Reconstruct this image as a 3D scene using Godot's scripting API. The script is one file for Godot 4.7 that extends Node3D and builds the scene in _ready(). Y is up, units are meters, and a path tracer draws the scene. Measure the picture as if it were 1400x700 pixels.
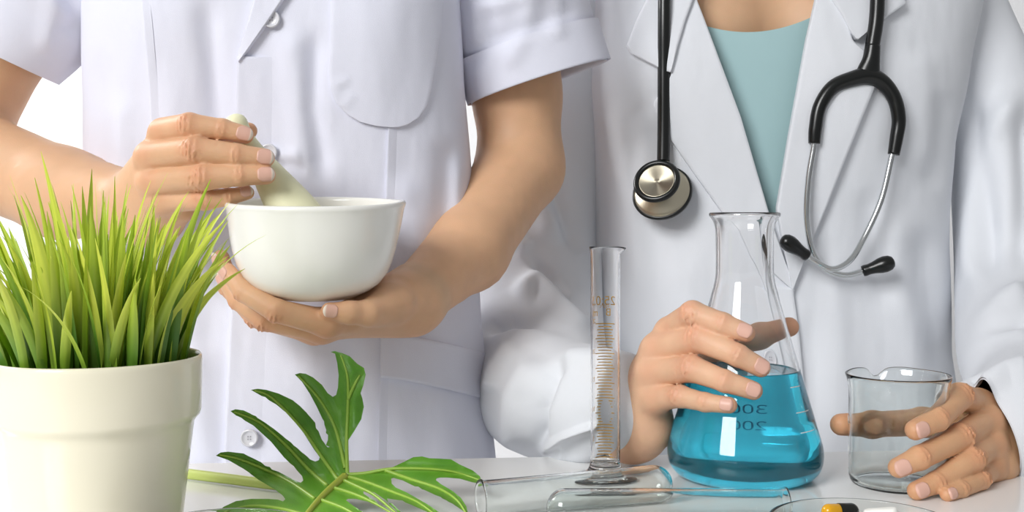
extends Node3D
# Two people in white coats behind a white table with glassware and plants.
# Points are measured from the camera's station: pt(x, y, d) is the point d metres in front of it.

const FOCAL := 1500.0
const EYE := 0.911
const TABLE := 0.75
var mats := {}
var taken := {}
var rng := RandomNumberGenerator.new()

func pt(x: float, y: float, d: float) -> Vector3:
	return Vector3((x - 700.0) / FOCAL * d, EYE - (y - 300.0) / FOCAL * d, -d)

# ------------------------------------------------------------------ mesh builder
class Mesher:
	var v := PackedVector3Array()
	var c := PackedColorArray()
	var uv := PackedVector2Array()
	var i := PackedInt32Array()
	func add(p: Vector3, col := Color.WHITE, t := Vector2.ZERO) -> int:
		v.push_back(p)
		c.push_back(col)
		uv.push_back(t)
		return v.size() - 1
	func tri(a: int, b: int, d: int) -> void:
		i.push_back(a)
		i.push_back(b)
		i.push_back(d)
	func quad(a: int, b: int, d: int, e: int) -> void:
		tri(a, b, d)
		tri(a, d, e)
	func volume() -> float:
		var s := 0.0
		for k in range(0, i.size(), 3):
			s += v[i[k]].dot(v[i[k + 1]].cross(v[i[k + 2]]))
		return s
	func flip(from := 0) -> void:
		for k in range(from, i.size(), 3):
			var t := i[k + 1]
			i[k + 1] = i[k + 2]
			i[k + 2] = t
	func outward() -> void:      # Godot's front faces run clockwise, so the outside of a closed mesh counts as negative
		if volume() > 0.0:
			flip()
	func mesh(mat: Material) -> ArrayMesh:
		var n := PackedVector3Array()
		n.resize(v.size())
		for k in range(0, i.size(), 3):
			var a := i[k]
			var b := i[k + 1]
			var d := i[k + 2]
			var f := (v[d] - v[a]).cross(v[b] - v[a])
			n[a] += f
			n[b] += f
			n[d] += f
		for k in n.size():
			n[k] = n[k].normalized() if n[k].length_squared() > 0.0 else Vector3.UP
		var arr := []
		arr.resize(Mesh.ARRAY_MAX)
		arr[Mesh.ARRAY_VERTEX] = v
		arr[Mesh.ARRAY_NORMAL] = n
		arr[Mesh.ARRAY_COLOR] = c
		arr[Mesh.ARRAY_TEX_UV] = uv
		arr[Mesh.ARRAY_INDEX] = i
		var m := ArrayMesh.new()
		m.add_surface_from_arrays(Mesh.PRIMITIVE_TRIANGLES, arr)
		m.surface_set_material(0, mat)
		return m

func numbered(called: String) -> String:
	if not taken.has(called):
		taken[called] = 0
		return called
	taken[called] += 1
	return "%s_%03d" % [called, taken[called]]

func put(called: String, mesh: Mesh, parent: Node3D = null, at := Vector3.ZERO) -> MeshInstance3D:
	var o := MeshInstance3D.new()
	o.mesh = mesh
	o.name = numbered(called) if parent == null else called
	if parent == null:
		add_child(o, true)
	else:
		parent.add_child(o, true)
	o.position = at
	return o

func thing(called: String, label: String, category: String, at := Vector3.ZERO, group := "") -> Node3D:
	var o := Node3D.new()
	o.name = numbered(called)
	add_child(o, true)
	o.position = at
	return tag(o, label, category, group)

func tag(o: Node3D, label: String, category: String, group := "") -> Node3D:
	o.set_meta("label", label)
	o.set_meta("category", category)
	if group:
		o.set_meta("group", group)
	return o

func structure(called: String, mesh: Mesh, at := Vector3.ZERO) -> MeshInstance3D:
	var o := put(called, mesh, null, at)
	o.set_meta("kind", "structure")
	return o

# ------------------------------------------------------------------ shape helpers
func box(size: Vector3, mat: Material) -> ArrayMesh:   # chamfered box
	var m := Mesher.new()
	var b: float = minf(0.004, minf(size.x, minf(size.y, size.z)) * 0.2)
	var h := size * 0.5
	var st := SurfaceTool.new()
	st.begin(Mesh.PRIMITIVE_TRIANGLES)
	for ax in 3:
		for s in [-1.0, 1.0]:
			var u := (ax + 1) % 3
			var w := (ax + 2) % 3
			var q := []
			for k in [[-1, -1], [1, -1], [1, 1], [-1, 1]]:
				var p := Vector3.ZERO
				p[ax] = h[ax] * s
				p[u] = (h[u] - b) * k[0]
				p[w] = (h[w] - b) * k[1]
				q.append(m.add(p))
			m.quad(q[0], q[1], q[2], q[3]) if s < 0 else m.quad(q[0], q[3], q[2], q[1])
	for ax in 3:                                  # edge chamfers
		var u := (ax + 1) % 3
		var w := (ax + 2) % 3
		for k in [[-1, -1], [1, -1], [1, 1], [-1, 1]]:
			var q := []
			for e in [[-1, 0], [1, 0], [1, 1], [-1, 1]]:
				var p := Vector3.ZERO
				p[ax] = (h[ax] - b) * e[0]
				p[u] = (h[u] - (b if e[1] == 0 else 0.0)) * k[0]
				p[w] = (h[w] - (0.0 if e[1] == 0 else b)) * k[1]
				q.append(m.add(p))
			if k[0] * k[1] > 0:
				m.quad(q[0], q[3], q[2], q[1])
			else:
				m.quad(q[0], q[1], q[2], q[3])
	for sx in [-1, 1]:
		for sy in [-1, 1]:
			for sz in [-1, 1]:
				var s := Vector3(sx, sy, sz)
				var a := m.add((h - Vector3(0, b, b)) * s)
				var c := m.add((h - Vector3(b, 0, b)) * s)
				var d := m.add((h - Vector3(b, b, 0)) * s)
				if sx * sy * sz > 0:
					m.tri(a, d, c)
				else:
					m.tri(a, c, d)
	return m.mesh(mat)

# profile: [[radius, height], ...]; bend(p, angle, k) may move each point. Closed on the axis, front faces outward.
func lathe(profile: Array, seg: int, mat: Material, bend = null, shut := true, col = null) -> ArrayMesh:
	var m := Mesher.new()
	lathe_into(m, profile, seg, bend, col)
	if shut:
		m.outward()
	return m.mesh(mat)

func lathe_into(m: Mesher, profile: Array, seg: int, bend = null, col = null) -> void:
	var n := profile.size()
	var base := m.v.size()
	for k in n:
		for s in seg + 1:
			var a := TAU * s / seg
			var p := Vector3(cos(a) * profile[k][0], profile[k][1], sin(a) * profile[k][0])
			if bend != null:
				p = bend.call(p, a, k)
			m.add(p, col.call(p) if col != null else Color.WHITE, Vector2(float(s) / seg, float(k) / n))
	for k in n - 1:
		for s in seg:
			var a := base + k * (seg + 1) + s
			m.quad(a, a + 1, a + seg + 2, a + seg + 1)
	# weld the seam
	for q in range(0, m.i.size()):
		var t := m.i[q] - base
		if t >= 0 and t % (seg + 1) == seg:
			m.i[q] = base + t - seg

func smooth_path(pts: Array, n: int) -> Array:      # Catmull-Rom through arrays of numbers
	var out := []
	var last := pts.size() - 1
	for k in n + 1:
		var f := float(k) / n * last
		var a := mini(int(f), last - 1)
		var t := f - a
		var p0: Array = pts[maxi(a - 1, 0)]
		var p1: Array = pts[a]
		var p2: Array = pts[a + 1]
		var p3: Array = pts[mini(a + 2, last)]
		var row := []
		for q in p1.size():
			row.append(0.5 * (2.0 * p1[q] + (p2[q] - p0[q]) * t + (2.0 * p0[q] - 5.0 * p1[q] + 4.0 * p2[q] - p3[q]) * t * t + (3.0 * p1[q] - p0[q] - 3.0 * p2[q] + p3[q]) * t * t * t))
		out.append(row)
	return out

# path rows: [x, y, z, across, deep] in metres. A tube with elliptic rings; ends closed when caps is true.
func sweep_into(m: Mesher, path: Array, seg: int, ref := Vector3(0, 0, 1), caps := true, shape = null, col := Color.WHITE) -> void:
	var base := m.v.size()
	var n := path.size()
	var first := m.i.size()
	for k in n:
		var c := Vector3(path[k][0], path[k][1], path[k][2])
		var a: Array = path[maxi(k - 1, 0)]
		var b: Array = path[mini(k + 1, n - 1)]
		var t := (Vector3(b[0], b[1], b[2]) - Vector3(a[0], a[1], a[2])).normalized()
		var side := t.cross(ref).normalized()
		var up := side.cross(t)
		for s in seg:
			var an := TAU * s / seg
			var dir: Vector3 = side * cos(an) * path[k][3] + up * sin(an) * path[k][4]
			var p := c + dir
			if shape != null:
				p = shape.call(p, dir.normalized(), float(k) / (n - 1), an)
			m.add(p, col, Vector2(float(s) / seg, float(k) / n))
	for k in n - 1:
		for s in seg:
			var a := base + k * seg + s
			var b := base + k * seg + (s + 1) % seg
			m.quad(a, b, b + seg, a + seg)
	if caps:
		for e in [0, n - 1]:
			var c := m.add(Vector3(path[e][0], path[e][1], path[e][2]), col)
			for s in seg:
				var a: int = base + e * seg + s
				var b: int = base + e * seg + (s + 1) % seg
				if e == 0:
					m.tri(c, b, a)
				else:
					m.tri(c, a, b)

func tube(pts: Array, r: float, seg: int, steps: int, mat: Material, ref := Vector3(0, 0, 1)) -> ArrayMesh:
	var rows := []
	for p in pts:
		rows.append([p.x, p.y, p.z, r, r])
	var m := Mesher.new()
	sweep_into(m, smooth_path(rows, steps), seg, ref)
	m.outward()
	return m.mesh(mat)

# ------------------------------------------------------------------ cloth: folds, torsos, patches
func strokes(list: Array) -> Array:
	var out := []
	for s in list:
		var pts := PackedVector2Array()
		for k in range(2, s.size()):
			pts.append(Vector2(s[k][0], s[k][1]))
		var r := Rect2(pts[0], Vector2.ZERO)
		var total := 0.0
		for k in pts.size():
			r = r.expand(pts[k])
			if k > 0:
				total += pts[k].distance_to(pts[k - 1])
		out.append([float(s[0]), float(s[1]), pts, r.grow(s[0] * 2.6), maxf(total, 0.001)])
	return out

# width, height (mm), polyline: a soft ridge (or a valley, if negative) along the polyline
func fold_at(list: Array, x: float, y: float) -> float:
	var sum := 0.0
	var q := Vector2(x, y)
	for s in list:
		var r: Rect2 = s[3]
		if not r.has_point(q):
			continue
		var pts: PackedVector2Array = s[2]
		var best := 1e9
		var along := 0.0
		var run := 0.0
		for k in pts.size() - 1:
			var ab := pts[k + 1] - pts[k]
			var l2 := ab.length_squared()
			var t := clampf((q - pts[k]).dot(ab) / l2, 0.0, 1.0)
			var dd := q.distance_squared_to(pts[k] + ab * t)
			if dd < best:
				best = dd
				along = run + t * sqrt(l2)
			run += sqrt(l2)
		var f: float = along / s[4]
		sum += s[1] * 0.001 * exp(-best / (s[0] * s[0])) * smoothstep(0.0, 0.2, f) * smoothstep(1.0, 0.8, f)
	return sum

var torso := {}          # number -> {rows, folds, bumps, noise}
const BLUNT := 2.5

func torso_row(id: int, y: float) -> Array:       # world height -> [left, right, centre z, half depth]
	var rows: Array = torso[id].rows
	var n := rows.size()
	if y >= rows[0][0]:
		return [rows[0][1], rows[0][2], rows[0][3], rows[0][4]]
	for k in n - 1:
		if y >= rows[k + 1][0]:
			var t: float = (rows[k][0] - y) / (rows[k][0] - rows[k + 1][0])
			t = t * t * (3.0 - 2.0 * t) * 0.4 + t * 0.6
			return [lerpf(rows[k][1], rows[k + 1][1], t), lerpf(rows[k][2], rows[k + 1][2], t), lerpf(rows[k][3], rows[k + 1][3], t), lerpf(rows[k][4], rows[k + 1][4], t)]
	return [rows[n - 1][1], rows[n - 1][2], rows[n - 1][3], rows[n - 1][4]]

func cloth_rise(id: int, x: float, y: float) -> float:
	var t: Dictionary = torso[id]
	var s := fold_at(t.folds, x, y)
	for b in t.bumps:
		var dx: float = (x - b[0]) / b[2]
		var dy: float = (y - b[1]) / b[3]
		s += b[4] * 0.001 * exp(-dx * dx - dy * dy)
	var nz: FastNoiseLite = t.noise
	s += nz.get_noise_2d(x * 0.55, y * 0.16) * 0.0034 + nz.get_noise_2d(x * 1.3 + 900.0, y * 0.6) * 0.0006
	return s

func torso_z(id: int, p: Vector3, x: float, y: float, smooth := false) -> float:
	var r := torso_row(id, p.y)
	var half: float = (r[1] - r[0]) * 0.5
	var u := clampf((p.x - (r[0] + r[1]) * 0.5) / half, -0.999, 0.999)
	return r[2] + r[3] * pow(1.0 - pow(absf(u), BLUNT), 1.0 / BLUNT) + (0.0 if smooth else cloth_rise(id, x, y))

func on_torso(id: int, x: float, y: float, lift := 0.0, smooth := false) -> Vector3:
	var d: float = torso[id].front
	var p := pt(x, y, d)
	for k in 6:
		d = -torso_z(id, p, x, y, smooth)
		p = pt(x, y, d)
	p.z += lift
	return p

func torso_mesh(id: int, top: float, bottom: float, mat: Material, hole := PackedVector2Array()) -> ArrayMesh:
	var m := Mesher.new()
	var nf := 280
	var nb := 40
	var ny := int((top - bottom) / 0.0026)
	var cols := nf + nb
	for j in ny + 1:
		var y := lerpf(top, bottom, float(j) / ny)
		var r := torso_row(id, y)
		var cx: float = (r[0] + r[1]) * 0.5
		var hx: float = (r[1] - r[0]) * 0.5
		for k in cols:
			var a := PI - PI * k / nf if k <= nf else -PI * (k - nf) / nb
			var u := cos(a)
			u = signf(u) * pow(absf(u), 0.86)
			var w := pow(maxf(1.0 - pow(absf(u), BLUNT), 0.0), 1.0 / BLUNT)
			var p := Vector3(cx + hx * u, y, r[2] + r[3] * (w if k <= nf else -w))
			if k <= nf:
				var x := 700.0 - p.x / p.z * FOCAL
				var yy := 300.0 - (EYE - p.y) / p.z * FOCAL
				var rise := cloth_rise(id, x, yy) * smoothstep(0.0, 0.25, w)
				p.z += rise
			m.add(p)
	for j in ny:
		for k in cols:
			var a := j * cols + k
			var b := j * cols + (k + 1) % cols
			if hole.size() and k < nf:
				var p := m.v[a]
				var q := Vector2(700.0 - p.x / p.z * FOCAL, 300.0 - (EYE - p.y) / p.z * FOCAL)
				if Geometry2D.is_point_in_polygon(q, hole):
					continue
			m.quad(a, b, b + cols, a + cols)
	return m.mesh(mat)

# a layer of cloth between two polylines, lying on a torso: thick[0] at the first, thick[1] at the second (mm)
func patch(id: int, a: Array, b: Array, n: int, w: int, thick: Array, mat: Material, lift := 0.0, bow := 0.0, smooth := false) -> ArrayMesh:
	var m := Mesher.new()
	var ra := even(a, n)
	var rb := even(b, n)
	var ss := [0.0, 0.0]
	for k in w + 1:
		ss.append(float(k) / w)
	ss.append_array([1.0, 1.0])
	var cols := ss.size()
	var rows := n + 5
	for j in rows:
		var jj := clampi(j - 2, 0, n)
		for k in cols:
			var s: float = ss[k]
			var q: Vector2 = ra[jj].lerp(rb[jj], s)
			q.y += bow * 4.0 * s * (1.0 - s) * (1.0 - float(jj) / n)
			var th: float = lerpf(thick[0], thick[1], s) * 0.001
			var edge := k == 0 or k == cols - 1 or j == 0 or j == rows - 1
			var near := k == 1 or k == cols - 2 or j == 1 or j == rows - 2
			var up := -0.0012 if edge else (th * 0.62 if near else th)
			m.add(on_torso(id, q.x, q.y, lift + up, smooth))
	for j in rows - 1:
		for k in cols - 1:
			var p := j * cols + k
			m.quad(p, p + 1, p + cols + 1, p + cols)
	return m.mesh(mat)

func even(a: Array, n: int) -> PackedVector2Array:     # n + 1 even points along a polyline
	var cum := [0.0]
	for k in range(1, a.size()):
		cum.append(cum[k - 1] + Vector2(a[k][0], a[k][1]).distance_to(Vector2(a[k - 1][0], a[k - 1][1])))
	var out := PackedVector2Array()
	var k := 0
	for j in n + 1:
		var s: float = cum[-1] * j / n
		while k < a.size() - 2 and s > cum[k + 1]:
			k += 1
		var t := clampf((s - cum[k]) / maxf(cum[k + 1] - cum[k], 1e-6), 0.0, 1.0)
		out.append(Vector2(a[k][0], a[k][1]).lerp(Vector2(a[k + 1][0], a[k + 1][1]), t))
	return out

# a sleeve: rows [x, y, d, across mm, deep mm]; folds along strokes; the open end is turned in
func sleeve(rows: Array, steps: int, seg: int, mat: Material, folds: Array, ref := Vector3(0, 0, 1), turn_in := 0.03, from := 0.0, fat := 0.0, rough := 1.0) -> ArrayMesh:
	var list := []
	for r in rows:
		var p := pt(r[0], r[1], r[2])
		list.append([p.x, p.y, p.z, r[3] * 0.001, r[4] * 0.001])
	var path := smooth_path(list, steps)
	path = path.slice(int(from * steps))
	for r in path:
		r[3] += fat
		r[4] += fat
	var n := path.size()
	if turn_in > 0.0:                     # lining: back inside the sleeve
		var back := []
		for k in range(n - 1, 0, -1):
			var a: Array = path[k]
			var e: Array = path[n - 1]
			if Vector3(a[0], a[1], a[2]).distance_to(Vector3(e[0], e[1], e[2])) > turn_in:
				break
			back.append([a[0], a[1], a[2], a[3] - 0.0016, a[4] - 0.0016])
		var end := n
		var m := Mesher.new()
		var nz: FastNoiseLite = torso[1].noise
		var shape := func(p: Vector3, dir: Vector3, _f: float, _an: float) -> Vector3:
			var x := 700.0 - p.x / p.z * FOCAL
			var y := 300.0 - (EYE - p.y) / p.z * FOCAL
			return p + dir * (fold_at(folds, x, y) * smoothstep(-0.2, 0.3, dir.z) + rough * 0.0022 * nz.get_noise_3d(p.x * 900.0, p.y * 500.0, p.z * 900.0))
		sweep_into(m, path, seg, ref, false, shape)
		var at := m.v.size()
		# the lining's rings keep the frames of the outside
		for k in back.size():
			for s in seg:
				var src := (end - 1 - k) * seg + s
				var c := Vector3(back[k][0], back[k][1], back[k][2])
				var p := m.v[src]
				m.add(p + (c - p).normalized() * (0.0008 if k == 0 else 0.0018))
		for s in seg:
			var t := (s + 1) % seg
			m.quad((end - 1) * seg + s, (end - 1) * seg + t, at + t, at + s)
			for k in back.size() - 1:
				m.quad(at + k * seg + s, at + k * seg + t, at + (k + 1) * seg + t, at + (k + 1) * seg + s)
		return m.mesh(mat)
	var m2 := Mesher.new()
	sweep_into(m2, path, seg, ref, false)
	return m2.mesh(mat)

# ------------------------------------------------------------------ bodies: smooth union of tapered bones, meshed as surface nets
func bone(a: Array, b: Array) -> Array:            # ends [x, y, d, radius in pixels there]
	return [pt(a[0], a[1], a[2]), pt(b[0], b[1], b[2]), a[3] * a[2] / FOCAL, b[3] * b[2] / FOCAL]

func chain(list: Array) -> Array:
	var out := []
	var pts := []
	for p in list:
		pts.append([p[0], p[1], p[2], p[3] * 1.07])
	for k in pts.size() - 1:
		out.append(bone(pts[k], pts[k + 1]))
	return out

# groups: [[bones, k inside, k to the rest], ...]
func field_mesh(m: Mesher, groups: Array, cell: float, lo: Vector3, hi: Vector3, keep: Callable, ripples: Array, col: Callable) -> void:
	var nx := int((hi.x - lo.x) / cell) + 2
	var ny := int((hi.y - lo.y) / cell) + 2
	var nz := int((hi.z - lo.z) / cell) + 2
	var sy := nx
	var sz := nx * ny
	var f := PackedFloat32Array()
	f.resize(nx * ny * nz)
	f.fill(1.0)
	var g := f.duplicate()
	for grp in groups:
		g.fill(1.0)
		var k: float = grp[1]
		var ku: float = grp[2]
		var gl := Vector3i(nx, ny, nz)
		var gh := Vector3i(-1, -1, -1)
		for bn in grp[0]:
			var a: Vector3 = bn[0]
			var b: Vector3 = bn[1]
			var ra: float = bn[2]
			var rb: float = bn[3]
			var e: float = maxf(ra, rb) + maxf(k, ku) + cell * 2.0
			var l := (a.min(b) - Vector3.ONE * e - lo) / cell
			var h := (a.max(b) + Vector3.ONE * e - lo) / cell
			var x0 := clampi(int(l.x), 0, nx)
			var x1 := clampi(int(h.x) + 1, 0, nx)
			var y0 := clampi(int(l.y), 0, ny)
			var y1 := clampi(int(h.y) + 1, 0, ny)
			var z0 := clampi(int(l.z), 0, nz)
			var z1 := clampi(int(h.z) + 1, 0, nz)
			if x0 >= x1 or y0 >= y1 or z0 >= z1:
				continue
			gl = Vector3i(mini(gl.x, x0), mini(gl.y, y0), mini(gl.z, z0))
			gh = Vector3i(maxi(gh.x, x1), maxi(gh.y, y1), maxi(gh.z, z1))
			var ba := b - a
			var inv := 1.0 / maxf(ba.length_squared(), 1e-10)
			var dr := rb - ra
			for z in range(z0, z1):
				for y in range(y0, y1):
					var p := Vector3(lo.x + x0 * cell, lo.y + y * cell, lo.z + z * cell) - a
					var at := x0 + y * sy + z * sz
					for x in range(x0, x1):
						var t := clampf(p.dot(ba) * inv, 0.0, 1.0)
						var d := (p - ba * t).length() - ra - dr * t
						var o := g[at]
						var w := k - absf(d - o)
						g[at] = minf(d, o) - (w * w / (4.0 * k) if w > 0.0 else 0.0)
						at += 1
						p.x += cell
		for z in range(gl.z, gh.z):
			for y in range(gl.y, gh.y):
				var at := gl.x + y * sy + z * sz
				for x in range(gl.x, gh.x):
					var d := g[at]
					if d < 0.5:
						var o := f[at]
						var w := ku - absf(d - o)
						f[at] = minf(d, o) - (w * w / (4.0 * ku) if w > 0.0 else 0.0)
					at += 1
	for r in ripples:                                # [joint, axis, dorsal, height, wave, reach]
		var j: Vector3 = r[0]
		var ax: Vector3 = r[1]
		var dor: Vector3 = r[2]
		var e: float = r[5] * 1.8
		var l := (j - Vector3.ONE * e - lo) / cell
		var h := (j + Vector3.ONE * e - lo) / cell
		for z in range(clampi(int(l.z), 0, nz), clampi(int(h.z) + 1, 0, nz)):
			for y in range(clampi(int(l.y), 0, ny), clampi(int(h.y) + 1, 0, ny)):
				for x in range(clampi(int(l.x), 0, nx), clampi(int(h.x) + 1, 0, nx)):
					var at := x + y * sy + z * sz
					if absf(f[at]) > cell * 3.0:
						continue
					var p := Vector3(lo.x + x * cell, lo.y + y * cell, lo.z + z * cell) - j
					var s := p.dot(ax)
					var rad := p - ax * s
					var m1 := smoothstep(0.1, 0.75, rad.normalized().dot(dor))
					if m1 > 0.0:
						var across := rad.dot(dor.cross(ax))
						f[at] += m1 * r[3] * cos(TAU * (s + across * across * 18.0 * signf(s)) / r[4]) * exp(-s * s / (r[5] * r[5] * 0.3))
	# surface nets
	var ids := {}
	var lim := cell * 4.0
	var base_tri := m.i.size()
	for z in nz - 1:
		for y in ny - 1:
			var at := y * sy + z * sz
			for x in nx - 1:
				var f0 := f[at]
				if f0 < lim and f0 > -lim:
					var c := [f0, f[at + 1], f[at + sy], f[at + sy + 1], f[at + sz], f[at + sz + 1], f[at + sz + sy], f[at + sz + sy + 1]]
					var neg := 0
					for q in 8:
						if c[q] < 0.0:
							neg += 1
					if neg > 0 and neg < 8:
						var sum := Vector3.ZERO
						var cnt := 0
						for e in EDGES:
							var a: float = c[e[0]]
							var b: float = c[e[1]]
							if (a < 0.0) != (b < 0.0):
								var t := a / (a - b)
								var pa: Vector3 = CORNERS[e[0]]
								sum += pa.lerp(CORNERS[e[1]], t)
								cnt += 1
						var p := lo + (Vector3(x, y, z) + sum / cnt) * cell
						if keep.call(p):
							ids[at] = m.add(p, col.call(p))
				at += 1
	for at in ids:
		var s0 := f[at] < 0.0
		for ax in 3:
			var d1: int = [1, sy, sz][ax]
			var d2: int = [sy, sz, 1][ax]
			var d3: int = [sz, 1, sy][ax]
			if (f[at + d1] < 0.0) != s0:
				if ids.has(at - d2) and ids.has(at - d3) and ids.has(at - d2 - d3):
					if s0:
						m.quad(ids[at], ids[at - d3], ids[at - d2 - d3], ids[at - d2])
					else:
						m.quad(ids[at], ids[at - d2], ids[at - d2 - d3], ids[at - d3])

const CORNERS := [Vector3(0, 0, 0), Vector3(1, 0, 0), Vector3(0, 1, 0), Vector3(1, 1, 0), Vector3(0, 0, 1), Vector3(1, 0, 1), Vector3(0, 1, 1), Vector3(1, 1, 1)]
const EDGES := [[0, 1], [2, 3], [4, 5], [6, 7], [0, 2], [1, 3], [4, 6], [5, 7], [0, 4], [1, 5], [2, 6], [3, 7]]

# a hand: {arm: bones of arm and palm, fingers: joint lists, thumb, dorsal: way the back of the fingers faces, nails: which, wrist: [point, way of the hand]}
func hand_into(m: Mesher, hand: Dictionary) -> void:
	var groups := []
	var lo := Vector3.ONE * 1e9
	var hi := -lo
	var ripples := []
	var spots := []
	var fingers: Array = hand.fingers
	for n in fingers.size():
		var j: Array = fingers[n]
		var bones := chain(j)
		for q in range(1, 3):                          # joints a little thicker than the bones between
			var jt: Array = j[q].duplicate()
			jt[3] *= 1.045 if q == 1 else 1.03
			bones.append(bone(jt, jt))
		groups.append([bones, 0.0016, 0.0012])
		for p in j:
			lo = lo.min(pt(p[0], p[1], p[2]))
			hi = hi.max(pt(p[0], p[1], p[2]))
		for q in [1, 2]:
			var p := pt(j[q][0], j[q][1], j[q][2])
			var ax := (pt(j[q + 1][0], j[q + 1][1], j[q + 1][2]) - pt(j[q - 1][0], j[q - 1][1], j[q - 1][2])).normalized()
			var dor: Vector3 = hand.dorsal
			dor = (dor - ax * dor.dot(ax)).normalized()
			var r: float = j[q][3] * j[q][2] / FOCAL
			ripples.append([p + dor * r * 0.4, ax, dor, 0.0009 if q == 1 else 0.0006, 0.0031, 0.0085 if q == 1 else 0.0055])
			spots.append([p + dor * r, r * (1.15 if q == 1 else 0.8), 0.55 if q == 1 else 0.4])
		var tip: Array = j[3]
		spots.append([pt(tip[0], tip[1], tip[2]), tip[3] * tip[2] / FOCAL * 1.3, 0.5])
		spots.append([pt(j[0][0], j[0][1], j[0][2]) + hand.dorsal * j[0][3] * j[0][2] / FOCAL, 0.008, 0.35])
	var th: Array = hand.thumb
	for p in th:
		lo = lo.min(pt(p[0], p[1], p[2]))
		hi = hi.max(pt(p[0], p[1], p[2]))
	var w: Vector3 = hand.wrist[0]
	var way: Vector3 = hand.wrist[1]
	lo = lo.min(w) - Vector3.ONE * 0.03
	hi = hi.max(w) + Vector3.ONE * 0.03
	groups.append([hand.arm, 0.012, 0.007])
	groups.append([chain(th), 0.005, 0.006])
	spots.append([pt(th[-1][0], th[-1][1], th[-1][2]), 0.009, 0.5])
	var keep := func(p: Vector3) -> bool: return (p - w).dot(way) > -0.015
	field_mesh(m, groups, 0.00125, lo, hi, keep, ripples, func(p: Vector3) -> Color: return skin_tone(p, spots, hand.tone))

func skin_tone(p: Vector3, spots: Array, tone: Color) -> Color:
	var k := 0.0
	for s in spots:
		var d: float = p.distance_squared_to(s[0]) / (s[1] * s[1])
		if d < 4.0:
			k = maxf(k, s[2] * exp(-d))
	var nz: FastNoiseLite = torso[1].noise
	var v := 1.0 + 0.07 * nz.get_noise_3d(p.x * 1500.0, p.y * 1500.0, p.z * 1500.0) + 0.06 * nz.get_noise_3d(p.x * 9000.0, p.y * 9000.0, p.z * 9000.0)
	return Color(tone.r * (1.0 - 0.06 * k) * v, tone.g * (1.0 - 0.34 * k) * v, tone.b * (1.0 - 0.38 * k) * v)

func nail(j: Array, dor: Vector3, parent: Node3D, long := 1.0) -> void:
	var a := pt(j[2][0], j[2][1], j[2][2])
	var b := pt(j[3][0], j[3][1], j[3][2])
	var ra: float = j[2][3] * j[2][2] / FOCAL
	var rb: float = j[3][3] * j[3][2] / FOCAL
	var ax := (b - a).normalized()
	dor = (dor - ax * dor.dot(ax)).normalized()
	var side := ax.cross(dor)
	var l := a.distance_to(b)
	var from := l - rb * 1.05
	var to := l + rb * (0.72 + 0.24 * long)
	var m := Mesher.new()
	var n := 14
	var w := 12
	for i in n + 1:
		var t := float(i) / n
		var s0 := lerpf(from, to, t)
		var open := 57.0 * pow(clampf(t / 0.32, 0.02, 1.0), 0.42) * (1.0 if t < 0.8 else sqrt(1.0 - pow((t - 0.8) / 0.2, 2) * 0.5))
		for k in w + 1:
			var s := s0 - rb * 0.30 * pow(2.0 * k / w - 1.0, 2) * t * t
			var r := lerpf(ra, rb, clampf(s / l, 0.0, 1.0)) * 1.07
			if s > l:
				r *= 1.0 - 0.20 * pow((s - l) / rb, 2)
			var ph := deg_to_rad(open) * (2.0 * k / w - 1.0)
			var edge := i == 0 or k == 0 or k == w
			var rim := i == n
			var up := -0.0007 if edge else 0.00045
			var p := a + ax * s + (dor * cos(ph) + side * sin(ph)) * (r + up)
			if rim:
				p -= dor * 0.0009
			var col := Color(0.73, 0.44, 0.35).lerp(Color(0.86, 0.78, 0.68), smoothstep(0.80, 0.90, t) if long > 0.4 else 0.0)
			m.add(p, col)
	for i in n:
		for k in w:
			var q := i * (w + 1) + k
			m.quad(q, q + 1, q + w + 2, q + w + 1)
	var o := put("fingernail", m.mesh(mats.nail), parent)
	o.name = "fingernail"

# ------------------------------------------------------------------ materials
func flat(albedo: Color, rough: float, metal := 0.0, spec := 0.5) -> StandardMaterial3D:
	var m := StandardMaterial3D.new()
	m.albedo_color = albedo
	m.roughness = rough
	m.metallic = metal
	m.metallic_specular = spec
	return m

func relief(m: StandardMaterial3D, freq: float, size: float, height: float, octaves := 3, stretch := Vector3.ONE) -> void:
	var n := FastNoiseLite.new()
	n.seed = 7
	n.frequency = freq
	n.fractal_octaves = octaves
	var t := NoiseTexture2D.new()
	t.width = 512
	t.height = 512
	t.seamless = true
	t.noise = n
	m.heightmap_enabled = true
	m.heightmap_texture = t
	m.heightmap_scale = height
	m.uv1_triplanar = true
	m.uv1_scale = stretch / size

func clear_glass(tint := Color(1, 1, 1)) -> StandardMaterial3D:
	var g := flat(tint, 0.0)
	g.albedo_color.a = 0.0
	g.transparency = BaseMaterial3D.TRANSPARENCY_ALPHA
	g.refraction_enabled = true
	g.refraction_scale = 0.04
	return g

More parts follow.
